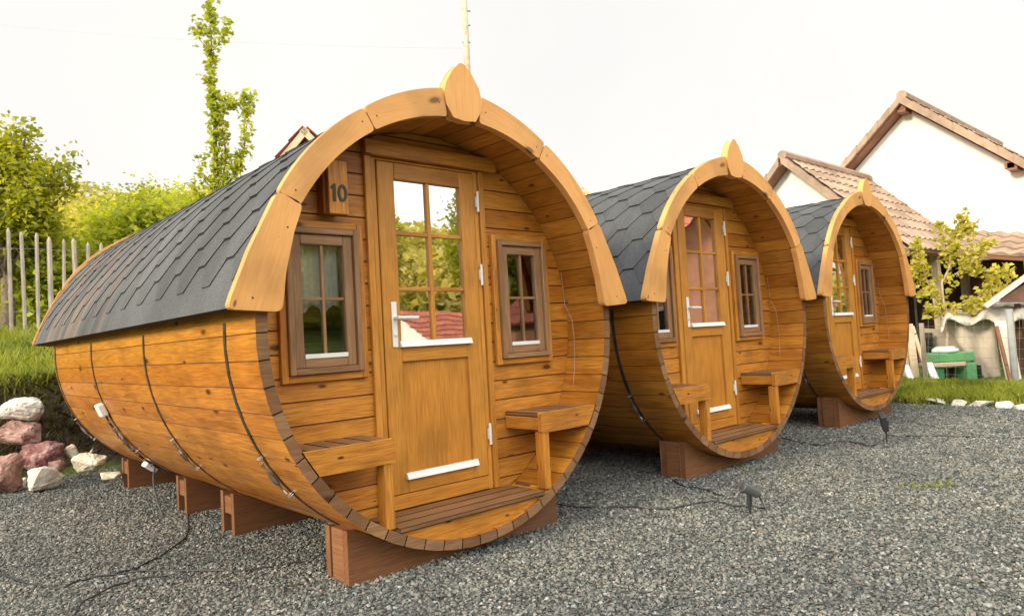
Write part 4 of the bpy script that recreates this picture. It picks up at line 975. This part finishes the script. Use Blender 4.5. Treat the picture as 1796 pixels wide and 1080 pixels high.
tag(hs, 'low tiled annex with a white gable and dark open porch behind the farthest cabin', 'house')
# lean-to strip continuing towards the right edge
lt = empty('lean_to_roof', (14.4, .8, 0)); o4 = Vector((14.4, .8, 0)); S4 = lambda x, y, z: tuple(Vector((x, y, z)) - o4)
d = MB(); tiled_plane(d, S4(14.28, 1.86, 2.42), S4(14.85, -1.2, 1.83), S4(16.0, -1.2, 2.35), S4(15.9, 1.86, 2.94)); d.build('tiled_roof', M_TILE, lt)
d = MB(); slab(d, S4(14.27, 1.86, 2.39), S4(14.84, -1.2, 1.80), S4(16.0, -1.2, 2.31), S4(15.9, 1.86, 2.90), .06); d.box(S4(14.30, 1.80, 2.24), S4(14.36, 1.86, 2.34)); d.build('soffit', M_SOFF, lt)
d = MB(); d.box(S4(15.95, -1.2, 0), S4(16.1, 1.9, 2.25), 2); d.build('dark_back_wall', M_DARKW, lt)
for y, zt in ((-1.0, 1.80), (.45, 2.08)): d = MB(); d.box(S4(14.72 - .25 * (y > 0), y, 0), S4(14.84 - .25 * (y > 0), y + .12, zt), 2); d.build('porch_post', M_DARKW, lt)
tag(lt, 'lean-to with a tiled edge over dark timber at the right edge', 'lean-to')
# main white house
hm = empty('white_house', (17, 3, 0)); o5 = Vector((17, 3, 0)); S5 = lambda *q: tuple(Vector(q) - o5)
HX, HYR, HZR = 16.45, 3.03, 6.36; hsl = .90; yf, yk = -2.6, 8.66
d = MB(); prof = [(yf + .5, 2.3), (yf + .5, HZR - (HYR - yf - .5) * hsl - .2), (HYR, HZR - .2), (yk - .5, HZR - (yk - .5 - HYR) * hsl - .2), (yk - .5, 0), (3.3, 0), (3.3, 2.3)]
d.v += [S5(HX, y, z) for y, z in prof] + [S5(HX + 8, y, z) for y, z in prof]; n_ = len(prof); d.face(list(range(n_)), [(0, 0)] * n_, 1.0); d.face(list(range(2 * n_ - 1, n_ - 1, -1)), [(0, 0)] * n_, 1.0)
for i in range(n_): j = (i + 1) % n_; d.face([i, n_ + i, n_ + j, j], [(0, 0)] * 4, 1.0)
d.build('wall', M_PLASTER, hm)
d = MB(); d.box(S5(HX + .3, yf + .8, 0), S5(HX + 7.9, 3.29, 2.29)); d.build('ground_floor_wall', M_DARKW, hm)
zf = HZR - (HYR - yf) * hsl; zk = HZR - (yk - HYR) * hsl; ox = HX - .38
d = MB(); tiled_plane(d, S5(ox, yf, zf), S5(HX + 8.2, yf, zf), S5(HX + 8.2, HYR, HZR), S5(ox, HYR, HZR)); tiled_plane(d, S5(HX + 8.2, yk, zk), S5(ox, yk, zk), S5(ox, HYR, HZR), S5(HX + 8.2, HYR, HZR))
verge(d, S5(ox, HYR, HZR + .02), S5(ox, yf, zf + .02), w=.14, h=.17); verge(d, S5(ox, HYR, HZR), S5(ox, yk, zk), w=.14, h=.13); d.tube([S5(ox + i * .4, HYR, HZR + .07) for i in range(22)], .12, 8); d.build('tiled_roof', M_TILE, hm)
d = MB(); slab(d, S5(ox - .02, yf, zf - .05), S5(HX + 8, yf, zf - .05), S5(HX + 8, HYR, HZR - .05), S5(ox - .02, HYR, HZR - .05), .09); slab(d, S5(HX + 8, yk, zk - .05), S5(ox - .02, yk, zk - .05), S5(ox - .02, HYR, HZR - .05), S5(HX + 8, HYR, HZR - .05), .09)
for y in (HYR + .02, 1.0, .95, 5.2): zz = HZR - abs(y - HYR) * hsl - .32; d.box(S5(ox - .02, y - .09, zz), S5(HX + .1, y + .09, zz + .16))
d.build('roof_soffit', M_SOFF, hm)
tag(hm, 'tall white gabled house with terracotta verge tiles, at the right', 'house')
# small roof peak behind the near cabin
q = at(536, 226, 13.5); rc = empty('small_red_roof_house', (q.x, q.y, 0)); zg = terrain(q.x, q.y); W_ = 2.6
uvx = Vector((.80, -.60, 0)); uvy = Vector((.60, .80, 0))
def S6(a, b_, z): v_ = uvx * a + uvy * b_; return (v_.x, v_.y, z)
zt = q.z; d = MB(); sl2 = 1.15; hz = zt - W_ * .5 * sl2
d.v += [S6(-1.1, .2, zg - .3), S6(-1.1, .2, zt - 1.1 * sl2 - .1), S6(0, .2, zt - .12), S6(1.1, .2, zt - 1.1 * sl2 - .1), S6(1.1, .2, zg - .3)] + [S6(-1.1, 3.2, zg - .3), S6(-1.1, 3.2, zt - 1.1 * sl2 - .1), S6(0, 3.2, zt - .12), S6(1.1, 3.2, zt - 1.1 * sl2 - .1), S6(1.1, 3.2, zg - .3)]
d.face([0, 1, 2, 3, 4], [(0, 0)] * 5, 1.0); d.face([9, 8, 7, 6, 5], [(0, 0)] * 5, 1.0)
for i in range(5): j = (i + 1) % 5; d.face([i, 5 + i, 5 + j, j], [(0, 0)] * 4, 1.0)
d.build('wall', M_SOFF, rc)
d = MB(); tiled_plane(d, S6(1.3, -.1, hz), S6(1.3, 3.4, hz), S6(0, 3.4, zt), S6(0, -.1, zt)); tiled_plane(d, S6(-1.3, 3.4, hz), S6(-1.3, -.1, hz), S6(0, -.1, zt), S6(0, 3.4, zt)); d.build('roof', M_TILER, rc)
d = MB(); slab(d, S6(1.3, -.12, hz), S6(1.3, -.06, hz), S6(0, -.06, zt), S6(0, -.12, zt), .12); slab(d, S6(-1.3, -.06, hz), S6(-1.3, -.12, hz), S6(0, -.12, zt), S6(0, -.06, zt), .12); d.build('rake_board', M_PALEW, rc)
tag(rc, 'wooden gable peak with red tiles just above the left of the nearest roof', 'hut')

# ------------------------------------------------------------------ farmyard clutter at right
Dp = 12.6
def panel(name, label, cat, corners, th, mat, group=None):
    V_ = [Vector(q) for q in corners]; b = V_[0]; root_loc = Vector((b.x, b.y, 0)); d = MB(); n_ = (V_[1] - V_[0]).cross(V_[3] - V_[0]).normalized() * th
    P = [V_[0], V_[3], V_[0] + n_, V_[3] + n_, V_[1], V_[2], V_[1] + n_, V_[2] + n_]
    d.hexa([p_ - root_loc for p_ in P], 2); o = d.build(name, mat, loc=root_loc, bevel=.004); tag(o, label, cat, group); return o
def gz(p_, z=0.0): return Vector((p_.x, p_.y, z))
# pale board screen under the sheet
for i, (xa, xb, yt) in enumerate(((1622, 1663, 575), (1664, 1702, 570), (1703, 1742, 563))):
    a, c_ = at(xa, 660, 12.9), at(xb, 660, 12.9); ta, tb_ = at(xa, yt, 12.9), at(xb, yt + 2, 12.9)
    panel('plywood_sheet', ['left plywood sheet standing behind the green beehive', 'middle plywood sheet standing under the draped cover', 'right plywood sheet standing beside the leaning white board'][i], 'board', [gz(a, -.02), gz(c_, -.02), (c_.x, c_.y, tb_.z), (a.x, a.y, ta.z)], .02, plain('plywood_%d' % i, (.52 - .03 * i, .44 - .03 * i, .34), .8, var=.1, scale=3), 'plywood sheets')
a, c_ = at(1746, 668, 11.7), at(1772, 668, 11.7); panel('leaning_board', 'bright white board leaning upright at the right', 'board', [gz(a + FWD * -.25), gz(c_ + FWD * -.25), at(1771, 563, 11.9), at(1743, 563, 11.9)], .025, plain('cream_board', (.72, .66, .52), .7, var=.06))
d = MB(); a = at(1781, 670, 11.3); d.tube([(0, 0, 0), (0, 0, 1.15)], .055, 10); o = d.build('grey_post', plain('grey_post', (.36, .37, .36), .8), loc=gz(a)); tag(o, 'round grey fence post at the right edge', 'post')
# draped pale sheet
cols, rows_ = 40, 14; V_ = []; top = [(1650, 553), (1658, 543), (1672, 541), (1690, 545), (1706, 549), (1716, 541), (1722, 529), (1745, 527), (1775, 528), (1800, 529), (1830, 530)]
def topy(x):
    for (x0, y0), (x1, y1) in zip(top, top[1:]):
        if x0 <= x <= x1: return y0 + (y1 - y0) * (x - x0) / (x1 - x0)
    return top[-1][1]
for r in range(rows_ + 1):
    for c in range(cols + 1):
        x = 1650 + 180 * c / cols; yt = topy(x); yb = 566 - 6 * math.sin(c * .45) + (18 if c < 2 else 0); y = yt + (yb - yt) * r / rows_
        dep = 12.9 - .75 * math.sin(min(1, r / rows_ * 1.15) * 1.5) + .05 * math.sin(c * .9 + r * .3) + .03 * math.sin(c * 2.3 + r)
        V_.append(at(x, y, dep))
base = gz(V_[0]); me = bpy.data.meshes.new('draped_sheet'); me.from_pydata([tuple(v - base) for v in V_], [], [(r * (cols + 1) + c, r * (cols + 1) + c + 1, (r + 1) * (cols + 1) + c + 1, (r + 1) * (cols + 1) + c) for r in range(rows_) for c in range(cols)])
me.polygons.foreach_set('use_smooth', [True] * len(me.polygons)); me.materials.append(M_TARP); me.update(); o = bpy.data.objects.new('draped_sheet', me); COL.objects.link(o); o.location = base
md = o.modifiers.new('solid', 'SOLIDIFY'); md.thickness = .012; tag(o, 'pale cloth cover draped over a low frame under the eave', 'cover')
# hanging corner of cloth
pts_ = [(1650, 556), (1662, 549), (1680, 552), (1700, 560), (1716, 640), (1748, 668), (1732, 670), (1700, 620), (1672, 596)]
V_ = []
for r in range(13):
    for c in range(9):
        u, v = c / 8, r / 12; L0 = (1650 + (1650 + 82 - 1650) * v ** 1.15, 553 + 117 * v); R0_ = (1742 + 14 * v, 556 + 112 * v)
        x = L0[0] + (R0_[0] - L0[0]) * u; y = L0[1] + (R0_[1] - L0[1]) * u; V_.append(at(x, y, 12.45 + .05 * math.sin(c * 1.3 + r * .4) - .2 * v))
base = gz(V_[0]); me = bpy.data.meshes.new('hanging_cloth'); me.from_pydata([tuple(v - base) for v in V_], [], [(r * 9 + c, r * 9 + c + 1, (r + 1) * 9 + c + 1, (r + 1) * 9 + c) for r in range(12) for c in range(8)])
me.polygons.foreach_set('use_smooth', [True] * 96); me.materials.append(plain('beige_cloth', (.50, .43, .34), .85, var=.12, scale=4, bump=.3)); me.update(); o = bpy.data.objects.new('hanging_cloth', me); COL.objects.link(o); o.location = base
md = o.modifiers.new('solid', 'SOLIDIFY'); md.thickness = .01; tag(o, 'beige cloth hanging down to a point between the green box stand and the white board', 'cloth')
# small coop roof at the right edge
cr_ = empty('coop', gz(at(1800, 600, 12.2))); cb = cr_.location.copy(); q = lambda x, y, dd: tuple(at(x, y, dd) - cb)
d = MB(); slab(d, q(1718, 535, 12.6), q(1728, 536, 11.9), q(1830, 462, 11.9), q(1812, 470, 12.6), .05); d.build('coop_roof', plain('pale_roof_board', (.62, .58, .50), .8), cr_)
d = MB(); b = 0; d.v += [q(1750, 530, 12.3), q(1840, 530, 12.3), q(1840, 470, 12.3), q(1750, 530, 12.6), q(1840, 530, 12.6), q(1840, 470, 12.6)]
for fc in ((0, 1, 2), (5, 4, 3), (0, 3, 4, 1), (1, 4, 5, 2), (2, 5, 3, 0)): d.face(list(fc), [(0, 0)] * len(fc), 1.0)
d.build('coop_gable', plain('reddish_board', (.34, .19, .14), .8), cr_); 
for xx in (1790, 1835):
    a = at(xx, 600, 12.4); d = MB(); d.box(tuple(gz(a) - cb - Vector((.04, .04, 0))), tuple(Vector((a.x + .04, a.y + .04, at(xx, 532, 12.4).z)) - cb), 2); d.build('leg', M_DARKW, cr_)
tag(cr_, 'small coop with a sloping pale roof board at the right edge', 'coop')
# trestle leaning at the left
tr_ = empty('wooden_trestle', gz(at(1607, 660, 12.3))); tb0 = tr_.location.copy(); d = MB()
def bar(mb, a, b_, w, th=.03):
    a, b_ = Vector(a), Vector(b_); dv = (b_ - a); s1 = dv.cross(FWD).normalized() * w * .5; s2 = dv.cross(s1).normalized() * th * .5
    P = [a - s1 - s2, a - s1 + s2, a + s1 - s2, a + s1 + s2, b_ - s1 - s2, b_ - s1 + s2, b_ + s1 - s2, b_ + s1 + s2]; mb.hexa([P[0], P[2], P[1], P[3], P[4], P[6], P[5], P[7]], 0)
for a, b_, w in (((1594, 568), (1606, 662), .13), ((1600, 572), (1626, 656), .06),):
    d = MB(); bar(d, at(*a, 12.4) - tb0, at(*b_, 12.2) - tb0, w); d.build('leg', M_PALEW, tr_, bevel=.003)
for yy in (583, 600, 618, 636):
    k_ = (yy - 568) / 94; d = MB(); bar(d, at(1597 + 12 * k_, yy, 12.45) - tb0, at(1602 + 26 * k_, yy + 3, 12.35) - tb0, .06); d.build('rung', M_DARKW, tr_)
tag(tr_, 'pale timber trestle ladder leaning beside the farthest cabin', 'trestle')
# wire crate behind trestle
d = MB(); 
for i in range(9): d.tube([at(1613 + i * 2.6, 583, 12.8) - gz(at(1613, 640, 12.8)), at(1618 + i * 2.6, 640, 12.8) - gz(at(1613, 640, 12.8))], .010, 5)
for i in range(6): d.tube([at(1614 + i, 586 + i * 10, 12.78) - gz(at(1613, 640, 12.8)), at(1637 + i, 586 + i * 10, 12.78) - gz(at(1613, 640, 12.8))], .010, 5)
o = d.build('wire_crate', M_BLACK, loc=gz(at(1613, 640, 12.8))); tag(o, 'dark wire crate between the trestle and the green beehive', 'crate')
# green beehive / box: two green boxes with a plank between and a white lid
bh = empty('green_hutch', gz(at(1670, 665, 12.1))); bb = bh.location.copy(); B3 = lambda x, y, dd: at(x, y, dd) - bb
def gbox(nm, x0, x1, y0, y1, dd, th, mat):
    a, c_ = at(x0, y1, dd) - bb, at(x1, y1, dd) - bb; zt = (at((x0 + x1) / 2, y0, dd) - bb).z; zb = (at((x0 + x1) / 2, y1, dd) - bb).z; n_ = Vector((FWD.x, FWD.y, 0)).normalized() * th
    P = [Vector((a.x, a.y, zb)), Vector((a.x, a.y, zt)), Vector((a.x, a.y, zb)) + n_, Vector((a.x, a.y, zt)) + n_, Vector((c_.x, c_.y, zb)), Vector((c_.x, c_.y, zt)), Vector((c_.x, c_.y, zb)) + n_, Vector((c_.x, c_.y, zt)) + n_]
    d = MB(); d.hexa(P); d.build(nm, mat, bh, bevel=.012)
gbox('upper_box', 1639, 1711, 618, 634, 12.0, .42, M_GREEN_L); gbox('shelf', 1638, 1696, 635.5, 643, 11.95, .46, M_PALEW); gbox('lower_box', 1640, 1658, 644, 664, 12.0, .4, M_GREEN); gbox('lower_box', 1698, 1716, 636, 668, 11.95, .4, M_GREEN_L); gbox('back_panel', 1659, 1697, 644, 664, 12.35, .05, M_BLACK)
gbox('end_bin', 1716.5, 1724, 640, 667, 12.05, .35, M_BLACK)
d = MB(); c0 = B3(1658, 616, 12.2); d.tube([c0 - Vector((0, 0, .01)), c0 + Vector((0, 0, .04)), c0 + Vector((0, 0, .085))], .2, 20, radii=[.21, .20, .13]); d.build('lid', M_WHITE, bh, smooth=True)
tag(bh, 'green plastic box stand with a white lid behind the young tree', 'box stand')
# wire mesh fence in front
wf = empty('wire_fence', gz(at(1700, 660, 11.4))); wb = wf.location.copy(); d = MB()
for i in range(14): x = 1628 + i * 16; d.tube([at(x, 664, 11.6) - wb, at(x, 560, 11.6) - wb], .0022, 4)
for y in (572, 590, 609, 626, 643, 656): d.tube([at(1622, y, 11.6) - wb, at(1850, y + 4, 11.6) - wb], .0026, 4)
d.build('wire_mesh', M_STEEL, wf)
for x in (1624,): a = at(x, 665, 11.65); d = MB(); d.box(tuple(gz(a) - wb - Vector((.03, .03, 0))), tuple(Vector((a.x + .03, a.y + .03, 1.0)) - wb), 2); d.build('post', M_GREYW, wf)
tag(wf, 'thin wire mesh fence behind the tall grass border', 'fence')
for i, (a, b_, w) in enumerate((((1588, 640), (1597, 664), .05), ((1628, 636), (1640, 664), .06))):
    bs = gz(at(*b_, 11.9)); d = MB(); bar(d, at(*a, 12.0) - bs, at(*b_, 11.8) - bs, w * 2); o = d.build('stake', M_WHITE, loc=bs); tag(o, ['short white stake left of the trestle foot', 'short white stake between the trestle and the green box stand'][i], 'stake')
# brown board propped diagonally
bs = gz(at(1768, 672, 11.2)); d = MB(); bar(d, at(1748, 572, 11.5) - bs, at(1774, 676, 11.1) - bs, .05); o = d.build('propped_plank', M_SOFF, loc=bs); tag(o, 'thin brown plank propped against the white board', 'plank')

# ------------------------------------------------------------------ what stands behind the camera (seen mirrored in the door panes)
def far_house(loc, w, l, hw, hr, rz, wall, label, dark=True):
    r = empty('red_roof_house', loc, rz=rz)
    d = MB(); d.v += [(-w / 2, -l / 2, 0), (-w / 2, -l / 2, hw), (0, -l / 2, hr), (w / 2, -l / 2, hw), (w / 2, -l / 2, 0), (-w / 2, l / 2, 0), (-w / 2, l / 2, hw), (0, l / 2, hr), (w / 2, l / 2, hw), (w / 2, l / 2, 0)]
    d.face([0, 1, 2, 3, 4][::-1], [(0, 0)] * 5, 1.0); d.face([9, 8, 7, 6, 5][::-1], [(0, 0)] * 5, 1.0)
    for i in range(5): j = (i + 1) % 5; d.face([i, j, 5 + j, 5 + i], [(0, 0)] * 4, 1.0)
    d.build('wall', wall, r); k = (hr - hw) / (w / 2); e = .4; ze = hw - e * k + .06
    d = MB(); tiled_plane(d, (w / 2 + e, -l / 2 - e, ze), (w / 2 + e, l / 2 + e, ze), (0, l / 2 + e, hr + .06), (0, -l / 2 - e, hr + .06)); tiled_plane(d, (-w / 2 - e, l / 2 + e, ze), (-w / 2 - e, -l / 2 - e, ze), (0, -l / 2 - e, hr + .06), (0, l / 2 + e, hr + .06)); d.build('roof', M_TILER, r)
    for x in (-w * .25, w * .2):
        for s_, y in ((-1, -l / 2 - .03), (1, l / 2 + .03)):
            d = MB(); d.box((x - .5, y - .04, 1.0), (x + .5, y + .04, 2.2)); d.build('window', M_WHITE, r); d = MB(); d.box((x - .42, y - .05, 1.08), (x + .42, y + .05, 2.12)); d.build('pane', M_BLACK, r)
    tag(r, label, 'house', 'red-roofed houses across the yard')
far_house((12.5, -7.8, -.6), 5.5, 7, 2.3, 4.3, R_(25), plain('brick_orange', (.55, .26, .16), .85, scale=5), 'brick house with a red roof, mirrored in the middle cabin door')
far_house((17, -22, -1.4), 5, 8, 2.2, 3.8, R_(70), M_PLASTER, 'white house with a red roof, mirrored in the nearest cabin door')
for i, (x, y, h, rr_, mt) in enumerate(((24, -24, 9.0, 2.6, ML_BRIGHT), (11, -33, 9.5, 3.2, ML_OLIVE), (30, -16, 8.0, 3.2, ML_BRIGHT), (19, -34, 8.5, 3.0, ML_YEL), (4, -38, 9, 3, ML_OLIVE), (27, -30, 10.5, 3.2, ML_OLIVE), (22, -9, 8.0, 2.6, ML_YEL), (27, -4.5, 7, 2.4, ML_BRIGHT))):
    z = terrain(x, y); tree('broadleaf_tree', ['tall bright tree behind the white house across the yard', 'olive tree far behind the camera, left of the houses', 'bright tree beyond the brick house', 'yellowish tree between the far houses', 'olive tree farthest to the left across the yard', 'highest olive tree on the opposite slope', 'yellow-green tree beside the brick house across the yard', 'rounded green tree east of the brick house'][i], 'tree', (x, y, z), .2, [((x, y, z + h * .62), (rr_, rr_, h * .36), 6500)], mt, .26, cr=.4, limbs=10)

bpy.context.view_layer.update()
